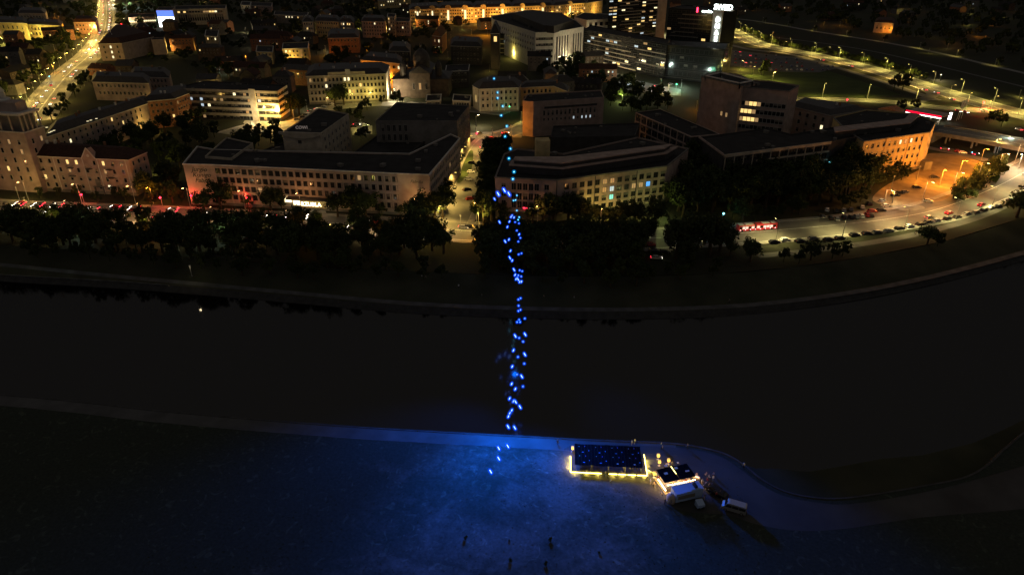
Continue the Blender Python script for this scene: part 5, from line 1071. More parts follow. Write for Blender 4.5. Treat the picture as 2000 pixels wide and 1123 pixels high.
def plant_all():
    allt = []
    for gi, (lst, what, group) in enumerate(PLANTS):
        for t in lst:
            if t[3] != 'bush': allt.append((t[2] / math.hypot(t[0], t[1], H), gi, t))
    allt.sort(key=lambda t: -t[0]); keep = {(g, t[0], t[1]) for _, g, t in allt[:296]}; rest = [t for _, g, t in allt[296:]]
    for gi, (lst, what, group) in enumerate(PLANTS):
        plant_now([t for t in lst if t[3] == 'bush' or (gi, t[0], t[1]) in keep], what, group)
    if rest:
        m = MB(); base = [crown(70 + k, 14, 26, .3, (1,1,.9)) for k in range(3)]
        for t in rest:
            b_ = rnd.choice(base); h = t[2]; s = h*.42; m.add([(t[0]+v[0]*s, t[1]+v[1]*s, h*.6+v[2]*h*.45) for v in b_.v], b_.f); m.cyl((t[0],t[1],0), (t[0],t[1],h*.5), h*.03, h*.02, 5)
        tag(m.build('background_trees', leafd), 'small dark trees scattered through the far streets and yards', 'trees', kind='stuff')
def plant_now(lst, what, group):
    lst = sorted(lst, key=lambda t: PJ(t[0], t[1], 3)[0])
    for i, (x, y, h, kind, z, cw) in enumerate(lst):
        e = tag(empty('tree' if kind != 'bush' else 'bush', (x, y, z-.15), rnd.random()*6.28), f'{what[0]}, {ordinal(i+1)} from the left {what[1]}' if len(lst) > 1 else what[0] + ' ' + what[1], 'tree' if kind != 'bush' else 'bush', group)
        if kind == 'tree':
            r = cw or h*rnd.uniform(.36,.46); inst('trunk', rnd.choice(TK), e, scale=(h, h, h)); inst('crown', rnd.choice(CR), e, (0,0,h*.62), scale=(r, r*rnd.uniform(.9,1.1), h*.44))
        elif kind == 'poplar':
            inst('trunk', rnd.choice(TK), e, scale=(h*.7,h*.7,h)); inst('crown', rnd.choice(CRP), e, (0,0,h*.55), scale=(h*.42, h*.42, h*.42))
        else:
            r = cw or h*.6; inst('trunk', rnd.choice(TK), e, scale=(h*.6,h*.6,h*.8)); inst('crown', rnd.choice(CRB), e, (0,0,h*.45), scale=(r, r, h*.75))
def scatter(poly, count, hr, sp, kind='tree', z=0.0, avoid=True, rm=3.0, bm=3.0):
    W = [G(x, y, z if not callable(z) else 0) for x, y in poly]; xs = [p[0] for p in W]; ys = [p[1] for p in W]; out = []; t = 0
    while len(out) < count and t < count*60:
        t += 1; p = (rnd.uniform(min(xs), max(xs)), rnd.uniform(min(ys), max(ys)))
        if not inside(p, W): continue
        if any(math.hypot(p[0]-o[0], p[1]-o[1]) < sp for o in out): continue
        if avoid and (near_building(p, bm) or on_road(p, rm)): continue
        out.append((p[0], p[1], rnd.uniform(*hr), kind, z if not callable(z) else z(p), None))
    return out
def fixed(l, kind='tree', z=0): return [(*G(x, y, z), h, kind, z, cw) for x, y, h, cw in l]
plant(scatter([(-30,440),(300,446),(600,454),(850,468),(870,500),(700,520),(400,505),(100,488),(-30,480)], 112, (6.5,14.5), 5.2, rm=.8), ('dark tree', 'in the leafy belt below the avenue'), 'trees of the left riverside belt')
plant(scatter([(940,472),(1100,482),(1250,494),(1255,520),(1100,528),(1000,530),(945,520)], 46, (10,15), 5.2, rm=.5), ('dark tree', 'in the riverside belt behind the hanging lights'), 'trees of the middle riverside belt')
plant(fixed([(1320,505,17,None),(1350,498,19,None),(1385,500,18,None),(1405,492,15,None),(1262,478,14,None),(1245,505,13,None),(1375,478,14,None),(1340,520,13,None),(1225,490,14,None),(1205,470,12,None)]), ('tall dark tree', 'in the high group left of the bus'), 'tall trees left of the bus')
plant(fixed([(1465,512,10,5),(1530,512,6,5),(1560,515,6,5),(1583,508,9,4.5),(1625,505,7,5),(1645,500,7,5),(1810,478,9,5.0),(1830,482,6,5),(1985,425,14,7),(2010,420,14,8),(1425,500,8,3)]), ('round dark tree', 'on the verge below the bright curve'), 'trees below the bright curve')
plant(scatter([(20,398),(350,405),(600,412),(830,430),(860,420),(740,412),(500,402),(300,388),(80,384)], 18, (5,8), 8, rm=1.0, bm=1.5), ('street tree', 'before the front buildings on the left'), 'street trees before the left buildings')
plant([(t[0], t[1], t[2]*1.15, t[3], t[4], t[5]*1.2) for t in fixed([(432,410,13,5.5),(400,412,9,4),(530,412,11,4.5),(545,406,9,4),(690,425,13,5),(715,428,13,5.5),(660,424,10,4.5),(830,440,14,5),(850,430,12,5),(812,436,11,4),(865,425,13,5),(285,385,11,4.5),(410,385,8,3)])], ('broad tree', 'standing close to the long white office'), 'trees close to the long white office')
plant(scatter([(870,420),(890,345),(905,290),(893,275),(872,300),(845,360),(838,410)], 15, (8,11), 5.5, bm=1.2, rm=1.5) + scatter([(935,420),(940,340),(960,300),(985,285),(1000,300),(975,345),(965,420)], 26, (9,13), 4.8, bm=1.2, rm=1.5), ('dark alley tree', 'lining the narrow side street'), 'trees lining the side street')
plant([(t[0], t[1], t[2]*1.35, t[3], t[4], t[5]*1.25) for t in fixed([(1080,435,12,5),(1110,432,11,5),(1060,440,10,5),(1130,440,10,4.5),(1150,438,8,4),(1190,440,7,4),(1215,436,8,4),(1240,440,9,4),(1170,432,6,3),(985,430,6,3),(1040,436,7,3),(960,432,10,4),(945,440,11,5),(1280,446,11,4.5)])], ('lamp lit tree', 'in front of the cranked grey block'), 'trees before the cranked block')
plant(scatter([(1318,400),(1350,330),(1440,335),(1600,320),(1680,300),(1700,340),(1705,375),(1640,398),(1560,405),(1400,420),(1320,425)], 62, (13,19), 6.5, bm=2.5, rm=4), ('big black tree', 'in the dark grove'), 'trees of the dark grove')
plant(fixed([(1450,432,11,4.5),(1430,426,8,3.5),(1475,432,8,3.5),(1500,428,7,3.5),(1545,420,9,4),(1560,418,9,4),(1520,424,7,3.5),(1660,402,8,3.5),(1680,396,9,4),(1645,406,7,3),(1745,350,10,4.5),(1730,358,10,4),(1760,352,9,4)]), ('golden green tree', 'lit on the verge right of the bus'), 'lamp lit verge trees')
plant(fixed([(1870,385,6,4),(1885,372,7,4.5),(1900,362,7,4.5),(1915,350,8,4.5),(1930,342,8,4.5),(1945,335,8,4.5),(1955,328,8,4.5),(1890,388,6,4),(1912,372,7,4),(1932,358,7,4),(1950,345,7,4),(1868,392,4,3.5)], 'bush'), ('dense shrub', 'of the hedge beside the orange car park'), 'hedge beside the orange car park')
plant(scatter([(-30,110),(30,100),(128,78),(150,100),(120,140),(80,175),(50,200),(-30,190)], 34, (12,17), 10, rm=6), ('dark park tree', 'left of the upper boulevard'), 'trees of the park left of the boulevard')
plant(scatter([(150,170),(200,140),(230,150),(180,175),(150,200),(110,240),(75,262),(95,225)], 12, (7,11), 9, rm=4, bm=3), ('small tree', 'on the right pavement of the upper boulevard'), 'trees right of the upper boulevard')
plant(scatter([(160,310),(200,262),(290,232),(350,215),(420,240),(470,262),(430,268),(390,300),(350,330),(300,320),(290,340)], 30, (10,15), 8.5), ('courtyard tree', 'between the rose block and the lettered building'), 'courtyard trees on the left')
plant(scatter([(470,268),(560,262),(555,300),(480,302),(330,345),(345,330),(420,300)], 16, (8,13), 6.5, bm=2, rm=1) + scatter([(300,350),(340,345),(352,400),(300,400)], 7, (8,12), 6, bm=2, rm=1) + scatter([(640,232),(720,214),(725,240),(690,242)], 6, (7,10), 7, bm=2, rm=1), ('dark yard tree', 'behind the long white office'), 'yard trees behind the long white office')
plant(fixed([(655,208,17,None),(672,205,16,None),(570,228,16,None),(585,224,15,None),(745,203,6,2.5),(777,208,12,4),(450,225,9,4),(470,230,8,4),(484,262,7,4),(705,275,8,5),(715,270,8,5)]), ('tree', 'around the neoclassical building and the forecourt'), 'trees around the neoclassical building')
plant(scatter([(410,140),(480,148),(520,150),(520,158),(410,156)], 6, (13,16), 7, bm=1), ('pale green tree', 'lit from below behind the banded office'), 'pale green trees behind the banded office')
plant(scatter([(1040,125),(1120,118),(1180,150),(1300,190),(1320,215),(1230,225),(1190,215),(1180,175),(1060,165)], 64, (8,13), 6.5, bm=3, rm=1), ('leafy tree', 'in the grove before the glass offices'), 'trees before the glass offices')
plant(fixed([(1490,148,15,9),(1745,178,14,6),(1762,177,15,5.5),(1758,218,9,9),(1785,216,9,9),(1930,240,9,6),(1955,248,9,5),(1945,235,8,5)]), ('lone dark tree', 'among the motorway lawns'), 'lone trees of the motorway lawns')
plant([(p[0], p[1], rnd.uniform(5,7.5), 'bush', 0, None) for p, a in along(HW, 9, 19, 4) if vis(p) and 1440 < PJ(p[0], p[1], 0)[0] < 1810], ('round green shrub', 'of the lit hedge along the motorway'), 'lit hedge along the motorway')
plant([(p[0]+rnd.uniform(-3,3), p[1]+rnd.uniform(-3,3), rnd.uniform(6,9), 'tree', 0, None) for p, a in along(PR, 62, 8, 7) if vis(p)], ('small tree', 'glowing beside a promenade lamp'), 'trees beside the promenade lamps')
plant(scatter([(560,170),(780,100),(900,110),(905,150),(790,100),(700,100),(560,90),(470,110),(480,120)], 18, (9,14), 12), ('old town tree', 'in the yards between the dark roofs'), 'trees in the old town yards')
def slope_z(p):
    dt = min(segd(p, far_top[i], far_top[i+1]) for i in range(len(far_top)-1)); dp = min(segd(p, far_path[i], far_path[i+1]) for i in range(len(far_path)-1)); return -3.4*dt/(dt+dp)
plant(scatter([(60,492),(300,500),(600,520),(860,528),(870,548),(600,540),(300,520),(60,506)], 44, (5,8.5), 6, z=slope_z), ('black thicket tree', 'on the left bank slope'), 'thicket on the left bank slope')
plant(scatter([(935,528),(1100,532),(1300,528),(1420,520),(1420,540),(1250,556),(1090,560),(1040,548),(935,545)], 36, (5,9), 6, z=slope_z), ('black thicket tree', 'on the middle bank slope'), 'thicket on the middle bank slope')
plant_all()
# far woods as one mass
def wood(name, label, poly, cnt, hr, avoid=True):
    W = [G(x, y) for x, y in poly]; xs = [p[0] for p in W]; ys = [p[1] for p in W]; r = random.Random(5); m = MB(); t = n = 0
    base = crown(77, 9, 12, .45, (1,1,.9)); bv = [Vector(v) for v in base.v]
    while n < cnt and t < cnt*20:
        t += 1; p = (r.uniform(min(xs), max(xs)), r.uniform(min(ys), max(ys)))
        if not inside(p, W) or near_building(p, 5) or on_road(p, 6): continue
        h = r.uniform(*hr); s = h*.5; m.add([(p[0]+v.x*s, p[1]+v.y*s, h*.55+v.z*h*.5) for v in bv], base.f); n += 1
    o = m.build(name, leafd); return tag(o, label, 'wood', kind='stuff')
wood('far_wood', 'black woods and gardens covering the far hillside at the upper right', [(1445,-30),(2150,-30),(2150,165),(2000,130),(1860,98),(1700,66),(1560,46),(1445,28)], 900, (9,16))
wood('old_town_trees', 'dark tree crowns filling the gaps between the far roofs', [(-50,2),(1180,2),(1180,60),(900,60),(780,130),(560,150),(300,130),(-50,60)], 800, (8,13))
# ============================================================ HANGING LIGHTS
TUB = [(965,154,0),(972,181,0),(972,192,0),(982,208,0),(979,226,0),(990,247,0),(986.5,267,0),(997,291,0),(994,310,0),(1004,336,0),(1001.7,350,0),
(966,389,2),(973,379,2),(985,372,2),(994,379,2),(1009.5,382,0),(1003,392,0),(1007,391,0),(1009.5,411.5,0),(1000,421.5,1),(998,424,1),(1004,425,1),(1014,424.5,0),(1012,429.5,0),(995,433,1),(1006,434,0),(1013.6,436.5,0),(975.7,434,2),(991,443.5,1),(1009.4,450.5,0),(1014,458,1),(1016.4,465,0),(1012.4,472,0),(986.6,471.6,2),(994,468,1),(997,490,1),(1018.4,495,0),(1013,497,0),(995.8,503.6,2),(1000.4,509,1),(1004,527,2),(1015,528,0),(1020,529.7,0),(1006,537,1),(1012.4,537.7,0),(1018,540,0),(1010,543,1),(1008,545,1),(1012,546,2),(1015,550.7,1),(1018.4,550.3,1),
(1012.5,585,0),(1016.7,582.4,0),(1012.8,597,0),(1016.4,605,0),(1012.5,607.4,0),(1025,622,0),(1014,624.5,0),(1010,629,0),(1015.7,629,0),(1025.6,653,2),(1006.4,656,2),(1014,660,0),(1021.7,667,0),(1002.8,684,1),(1025,692,2),(1011.7,697,0),(1024,710,0),(1000.3,715.7,1),(1009.6,731,0),(1019,735,2),(999.3,749.5,1),(1021.4,754.5,0),(1006.4,759.5,1),(995.3,778,1),(1002.8,783,1),(1007,784.4,2),(1015.7,794.4,2),(999.6,801,1),(995.7,806.5,1),(993,813,1),(992.5,833,2),(1005.3,835,2),(991.8,871,2),(974,875,2),(974,895,2),(958.3,920.5,2)]
def tubeY(py):
    K = [(150,352),(300,267),(350,245),(400,226),(450,209),(500,192),(560,172),(600,161),(700,142),(800,129),(835,125),(871,119.5),(920,111)]
    for (a, b), (c, d) in zip(K, K[1:]):
        if py <= c: return b + (d-b)*(py-a)/(c-a)
    return K[-1][1]
def capsule(Lh, r, n=10):
    prof = [(.01,-Lh-r),(r*.7,-Lh-r*.7),(r,-Lh),(r,Lh),(r*.7,Lh+r*.7),(.01,Lh+r)]; return MB().lathe(prof, n)
core_b = emat('tube_core_blue', (.35,.55,1), 5); core_c = emat('tube_core_cyan', (.45,1,1), 7)
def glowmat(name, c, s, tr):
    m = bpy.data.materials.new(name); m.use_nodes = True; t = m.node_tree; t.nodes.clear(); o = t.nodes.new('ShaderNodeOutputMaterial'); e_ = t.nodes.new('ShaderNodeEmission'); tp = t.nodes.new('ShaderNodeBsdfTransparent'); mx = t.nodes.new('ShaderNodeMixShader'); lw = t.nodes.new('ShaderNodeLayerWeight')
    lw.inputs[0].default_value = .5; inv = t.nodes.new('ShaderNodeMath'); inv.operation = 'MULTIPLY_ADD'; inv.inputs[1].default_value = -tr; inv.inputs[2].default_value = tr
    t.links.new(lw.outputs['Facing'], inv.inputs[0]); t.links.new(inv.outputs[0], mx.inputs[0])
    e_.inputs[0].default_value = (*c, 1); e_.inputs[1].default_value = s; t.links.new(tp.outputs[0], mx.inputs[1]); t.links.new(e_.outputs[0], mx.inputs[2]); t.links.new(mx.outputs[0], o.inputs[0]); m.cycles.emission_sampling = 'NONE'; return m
gl_b = glowmat('blue_halo', (.0,.07,1), 1.3, .55); gl_c = glowmat('cyan_halo', (.0,.35,.9), .9, .5)
tube_core = {(k, f): capsule(l, .105).mesh('tube', m) for f, m in (('b', core_b), ('c', core_c)) for k, l in ((0,.03),(1,.20),(2,.34))}
tube_glow = {(k, f): capsule(l, .47, 14).mesh('halo_shell', m) for f, m in (('b', gl_b), ('c', gl_c)) for k, l in ((0,.03),(1,.20),(2,.34))}  # translucent glowing shell stands in for the lens halo round each tube
TS = sorted(TUB, key=lambda t: -t[1])
path = []
BLUE = {3: (1.2, 150, (*G(985, 920, NZ), NZ)), 30: (290, 86, (*G(1030, 1030, NZ), NZ)), 33: (190, 76, (*G(830, 885, NZ), NZ)), 62: (650, 30, (*G(1390, 972, NZ), NZ)), 60: (.8, 0, 0)}  # added lights by tube index, mostly aimed to flood the near bank blue
for i, (x, y, k) in enumerate(TS):
    Y = tubeY(y); p = PT(x, y, Y); path.append(p)
    f = 'c' if y < 430 and k == 0 else 'b'
    e = tag(empty('light_tube', p), f'glowing {"cyan" if f == "c" else "blue"} light tube, {ordinal(i+1)} counted from the lower end of the hanging strand', 'light tube', 'light tubes hanging over the river')
    s = 1.0 if y > 380 else 1.7
    e.scale = (s,)*3
    a = {0: rnd.uniform(-.4,.4), 1: R(28), 2: R(-32)}[k]; e.rotation_euler = (R(55), 0, 0) if k == 0 else (R(-20), a, 0)
    inst('tube', tube_core[(k, f)], e); inst('halo_shell', tube_glow[(k, f)], e)
    if i in BLUE:
        kw, cone, aim = BLUE[i]
        ld = bpy.data.lights.new('added_blue_flood', 'SPOT' if cone else 'POINT'); ld.energy = kw*1000; ld.color = (.0,.135,1); ld.shadow_soft_size = .8
        lo = bpy.data.objects.new('added_blue_flood', ld); col.objects.link(lo)
        if cone:
            ld.shadow_soft_size = 3.5; ld.spot_size = R(cone); ld.spot_blend = .9; L_ = p + Vector((0,0,-1.0)); lo.location = L_
            e2_ = lo; q = (Vector(aim) - L_).to_track_quat('-Z', 'Y'); M4 = e.matrix_basis.inverted() @ (Matrix.Translation(L_) @ q.to_matrix().to_4x4()); lo.parent = e; lo.matrix_basis = M4
        else: lo.parent = e; lo.location = (0, 0, -1.2)
cb_ = MB(); Pm = [path[0] + Vector((-3,-6,3))] + [sum((path[j] for j in range(i, min(len(path), i+6))), Vector())/len(path[i:i+6]) + Vector((0,0,2.2)) for i in range(0, len(path), 6)] + [path[-1] + Vector((0,6,3))]
for a, b in zip(Pm, Pm[1:]): cb_.cyl(a, b, .018, .018, 4, caps=False)
tag(cb_.build('suspension_cable', M['black']), 'thin dark cable carrying the blue light tubes across the river', 'cable')
# ============================================================ NEAR BANK: TERRACE, KIOSK, VAN
def GN(x, y, z=0): return G(x, y, NZ + z)
W0 = Vector(GN(1117,921)); W1 = Vector(GN(1262,928)); W2 = Vector(GN(1256,886)); W3 = Vector(GN(1113,882))
tr_ = tag(empty('river_terrace', (W0.x, W0.y, NZ)), 'dark wooden terrace outlined by a yellow strip of light', 'terrace')
u = (W1-W0).normalized(); v = Vector((-u.y, u.x)); TL = (W1-W0).length; TD = 7.5
# planks
wood_m = mat('dark_deck', (.05,.04,.035), .7, .3, .3, 1.5)
pm_ = MB().box(0, TL, 0, .27, 0, .06).mesh('plank', wood_m)
RZ = math.atan2(u.y, u.x); tr_.rotation_euler = (0,0,RZ)
for i in range(int(TD/.29)): inst('plank', pm_, tr_, (0, i*.29, .30))
MB().box(.05, TL-.05, .05, TD-.3, .0, .28).build('deck_frame', M['black'], tr_)
led = emat('led_yellow', (1,.82,.2), 9, True)
def ledstrip(x0, y0, x1, y1):
    a, b = Vector((x0,y0)), Vector((x1,y1)); MB().cyl((a.x,a.y,.12), (b.x,b.y,.12), .10, .10, 5).build('light_strip', led, tr_)
ledstrip(-.3,-.25, TL*.40,-.25); ledstrip(TL*.50,-.25, TL*.61,-.25); ledstrip(TL*.625,-.25, TL*.73,-.25); ledstrip(TL*.75,-.25, TL*.86,-.25); ledstrip(TL*.88,-.25,TL+.2,-.25)
ledstrip(-.3,-.2,-.3,TD*.72); ledstrip(TL+.25,-.2,TL+.25,TD*.95); ledstrip(TL+.2,TD*.95,TL-1.0,TD*.97)
for x0 in (0, TL*.2, TL*.4, TL*.5, TL*.66, TL*.82, TL): MB().cyl((x0,-.12,0), (x0,-.12,1.1), .04).build('rail_post', M['black'], tr_)
def pwr(name, loc, e, c, par, r=.15):
    ld = bpy.data.lights.new(name, 'POINT'); ld.energy = e; ld.color = c; ld.shadow_soft_size = r; lo = bpy.data.objects.new(name, ld); col.objects.link(lo); lo.parent = par; lo.location = loc
for t in (.05,.2,.35,.55,.68,.82,.97): pwr('strip_light', (TL*t, -.6, .45), 260, (1,.72,.1), tr_)
for t in (.15,.4,.65): pwr('strip_light', (-.65, TD*t, .45), 240, (1,.72,.1), tr_); pwr('strip_light', (TL+.6, TD*t, .45), 240, (1,.72,.1), tr_)
# canopy: four dark cloth bays with printed marks, each mark a flat shape on the cloth
cloth = mat('black_canvas', (.005,.005,.007), .95, .02); pr1 = mat('print_white', (.6,.6,.6), .8); pr2 = mat('print_violet', (.25,.12,.5), .8); pr3 = mat('print_blue', (.12,.3,.7), .8)
cw_ = (TL-1.6)/4
for i in range(4):
    o = tag(empty('canvas_canopy', (W0 + u*(.6+i*cw_) + v*.15).to_3d() + Vector((0,0,NZ)), RZ), ['leftmost', 'second', 'third', 'rightmost'][i] + (' of the four' if i in (0, 3) else ' from the left of the four') + ' black canvas canopies with printed coloured marks', 'canopy', 'black canvas canopies over the terrace')
    m = MB(); hC = 2.15; K = 5
    for a in range(K):
        x0, x1 = cw_*a/K+.03, cw_*(a+1)/K-.0; s0, s1 = [.12*math.sin(math.pi*t/K) for t in (a, a+1)]
        m.add([(x0,0,hC-s0),(x1,0,hC-s1),(x1,TD-.5,hC+.5-s1),(x0,TD-.5,hC+.5-s0),(x0,0,hC-s0-.04),(x1,0,hC-s1-.04),(x1,TD-.5,hC+.46-s1),(x0,TD-.5,hC+.46-s0)], [(0,1,2,3),(7,6,5,4),(0,4,5,1),(2,6,7,3)])
    m.build('cloth', cloth, o)
    for x, y in ((.1,.1),(cw_-.1,.1),(.1,TD-1.8),(cw_-.1,TD-1.8)): MB().cyl((x,y,0), (x,y,hC-.05), .04).build('post', M['black'], o)
    for (fx, fy, mt, sx, sy) in ((.28,.86,pr1,.12,.1),(.62,.88,pr2,.08,.25),(.86,.68,pr3,.1,.25),(.5,.6,pr3,.3,.12),(.3,.42,pr1,.12,.1),(.66,.42,pr2,.1,.25),(.88,.22,pr3,.12,.22),(.55,.12,pr1 if i > 1 else pr3,.32,.14)):
        z = hC + .5*fy + .03; x, y = cw_*fx, (TD-.5)*fy
        MB().add([(x-sx,y,z),(x,y-sy,z-.01),(x+sx,y,z),(x,y+sy,z+.02)], [(0,1,2,3)]).build('printed_mark', mt, o)
# food kiosk: open bar tent, trailer, side units
def frame2(p0, p1):
    a, b = Vector(p0), Vector(p1); d = (b-a).normalized(); return a, d, Vector((-d.y, d.x)), math.atan2(d.y, d.x), (b-a).length
a, d, v2, rz, L = frame2(GN(1300,963), GN(1356,951))
kt = tag(empty('bar_tent', (a.x, a.y, NZ), rz), 'low bar tent with a black roof and warm bulbs along its counter', 'tent')
D2 = 5.0
MB().box(-.2, L*.5-.05, .6, D2, 2.65, 2.75).build('roof_panel', cloth, kt); MB().box(L*.5+.05, L+.4, .6, D2, 2.65, 2.75).build('roof_panel', cloth, kt)
for x in (0, L*.5, L): 
    for y in (.7, D2-.1): MB().cyl((x,y,0), (x,y,2.65), .05).build('post', M['metal'], kt)
MB().box(-.3, L+.3, -.3, D2+.2, .0, .12).build('floor', M['yellow'], kt); MB().box(.3, L-.3, 0, .5, .12, 1.15).build('counter', wood_m, kt)
bm = emat('bar_bulb', (1,.72,.35), 14)
for k in range(13): MB().lathe([(.02,-.16),(.15,0),(.02,.16)], 8).build('bulb', bm, kt, (L*(k+.5)/13, -.2, 2.5))
for k in range(12): MB().lathe([(.02,-.16),(.16,0),(.02,.16)], 8).build('bulb', bm, kt, (-.5, -.8+D2*.8*(k+.5)/12, 1.6))
MB().cyl((L*.5-.02,D2*.5,2.80), (L*.5-.02,D2,2.80), .06).build('light_strip', led, kt)
MB().box(L*.12, L*.12+.9, 1.2, 1.9, .12, .9).build('table', M['trim'], kt); MB().box(L*.5, L*.5+.9, 1.3, 2.0, .12, .9).build('table', M['trim'], kt)
for x, y in ((L*.15,-.9),(L*.5,-.8),(L*.85,-.8),(-1.2,2),(-1.1,4.5),(L*.5,3)): pwr('bulb_light', (x, y, 1.9), 300, (1,.58,.2), kt)
for i, (x, y, sx, sy) in enumerate([(1.4,3.2,.4,.3),(L*.35,5.5,.3,.3),(L*.62,4.2,.35,.3),(L*.8,5.8,.2,.2),(L*.9,2.6,.45,.2)]): MB().box(x-sx,x+sx,y-sy,y+sy,2.76,2.86).build('roof_patch', pr1, kt)
a, d, v2, rz, L = frame2(GN(1319,985), GN(1371,973))
tl_ = tag(empty('food_trailer', (a.x, a.y, NZ), rz), 'blue lit food trailer with a white end and a domed tank', 'trailer')
body = mat('trailer_paint', (.30,.40,.60), .5, .4)
MB().box(0, L, 0, 2.5, .5, 2.9).build('body', body, tl_); MB().box(-.06, L+.06, -.06, 2.56, 2.9, 3.0).build('roof', body, tl_)
MB().box(.5, L-2.0, 2.5, 3.5, 2.3, 2.36).build('awning', body, tl_); MB().box(.5, L-2.0, -.03, 0, 1.2, 2.2).build('shutter', M['grey'], tl_)
for x in (1.6, L-1.6): MB().cyl((x,.05,.4), (x,.35,.4), .4, .4, 10).build('wheel', tyre, tl_); MB().cyl((x,2.15,.4), (x,2.45,.4), .4, .4, 10).build('wheel', tyre, tl_)
MB().box(L-1.9, L-1.3, .4, 1.8, 3.0, 3.7).build('roof_fan', M['black'], tl_); MB().box(L-3.0,L-.6, .2, 2.2, 3.02, 3.12).build('roof_hatch', body, tl_); MB().box(-.04,0,.4,1.3,.6,2.3).build('door', M['trim'], tl_)
q = GN(1310, 979); dm = tag(empty('water_tank', (q[0], q[1], NZ)), 'round white tank standing at the end of the blue trailer', 'tank'); MB().lathe([(.01,0),(1.0,0),(1.05,.8),(1.05,1.5),(.8,2.0),(.3,2.2),(.01,2.2)], 14).build('shell', M['white'], dm, smooth=True); MB().lathe([(.2,2.15),(.2,2.3),(.01,2.3)], 8).build('lid', M['grey'], dm)
q = GN(1366, 990); bx = tag(empty('supply_cart', (q[0], q[1], NZ), .3), 'small blue cart with a slanted lid below the trailer', 'cart'); m = MB(); m.add([(-.9,-.7,.4),(.9,-.7,.4),(.9,.7,.4),(-.9,.7,.4),(-.9,-.7,1.3),(.9,-.7,1.1),(.9,.7,1.7),(-.9,.7,1.9)], [(0,3,2,1),(4,5,6,7),(0,1,5,4),(1,2,6,5),(2,3,7,6),(3,0,4,7)]); m.build('body', body, bx)
for s in (-.6, .6): MB().cyl((s,-.75,.3), (s,-.65,.3), .3).build('wheel', tyre, bx)
a, d, v2, rz, L = frame2(GN(1346,930), GN(1367,938))
bt = tag(empty('boat_bar', (a.x, a.y, NZ), rz), 'slim boat shaped bar table glowing along its rim', 'table'); m = MB(); K = 8
for i in range(K):
    t0, t1 = i/K, (i+1)/K; w0_, w1_ = .45*math.sin(math.pi*t0)**.6 if t0 > 0 else 0, .45*math.sin(math.pi*t1)**.6 if t1 < 1 else 0
    m.add([(t0*L,-w0_,.9),(t1*L,-w1_,.9),(t1*L,w1_,.9),(t0*L,w0_,.9),(t0*L,-w0_*.4,.2),(t1*L,-w1_*.4,.2),(t1*L,w1_*.4,.2),(t0*L,w0_*.4,.2)], [(0,1,2,3),(7,6,5,4),(0,4,5,1),(3,2,6,7)])
m.build('hull', M['trim'], bt); MB().cyl((.2,-.3,.95), (L-.2,-.3,.95), .06).build('rim_light', emat('rim_glow', (1,.6,.3), 5), bt); pwr('rim_light_glow', (L/2,-.8,1.4), 130, (1,.5,.2), bt)
# ramp, lanterns, tables
a, d, v2, rz, L = frame2(GN(1268,914), GN(1290,925)); rp = tag(empty('ramp', (a.x, a.y, NZ), rz), 'pale wooden ramp between the terrace and the bar tent', 'ramp'); MB().add([(0,-1.0,.34),(L,-1.0,.05),(L,1.0,.05),(0,1.0,.34),(0,-1.0,0),(L,-1.0,0),(L,1.0,0),(0,1.0,0)], [(0,1,2,3),(0,4,5,1),(3,2,6,7),(0,3,7,4)]).build('ramp_top', M['concrete'], rp)
MB().box(0, L, -1.1, -1.0, 0, .45).build('kerb_board', M['metal'], rp)
for i, (x, y) in enumerate([(1285,897),(1287,909),(1305,906),(1277,932),(1118,882)]):
    q = GN(x, y); e = tag(empty('lantern', (q[0], q[1], NZ)), ['pale yellow lantern on a stand right of the terrace', 'yellow square lantern just above the bar tent', 'orange lantern to the right of the square one', 'tall yellow lantern between terrace and bar tent', 'round lamp at the upper left corner of the terrace'][i], 'lantern')
    MB().cyl((0,0,0), (0,0,.9), .05).build('stand', M['trim'], e); MB().box(-.3,.3,-.3,.3,.9,1.6).build('shade', emat('lantern_shade', (1,.6,.12), .9 if i else 1.2), e)
    MB().lathe([(.3,0),(.3,.05),(.05,.08)], 8).build('foot', M['trim'], e); pwr('lantern_light', (0,-.6,1.3), 60, (1,.6,.15), e)
q = GN(1433, 996); car(q, math.pi - .42, 'silver', 'pale passenger van parked alone on the dark yard, washed in blue', None, van=True, z=NZ+.012)
for i, (x, y, c_, a) in enumerate([(1392,958,'black',2.4),(1402,966,'black',2.4)]): car(GN(x, y), a, c_, ['black car beside the bar tent', 'second black car standing nearer the van'][i], 'dark cars beside the bar tent', z=NZ+.012)
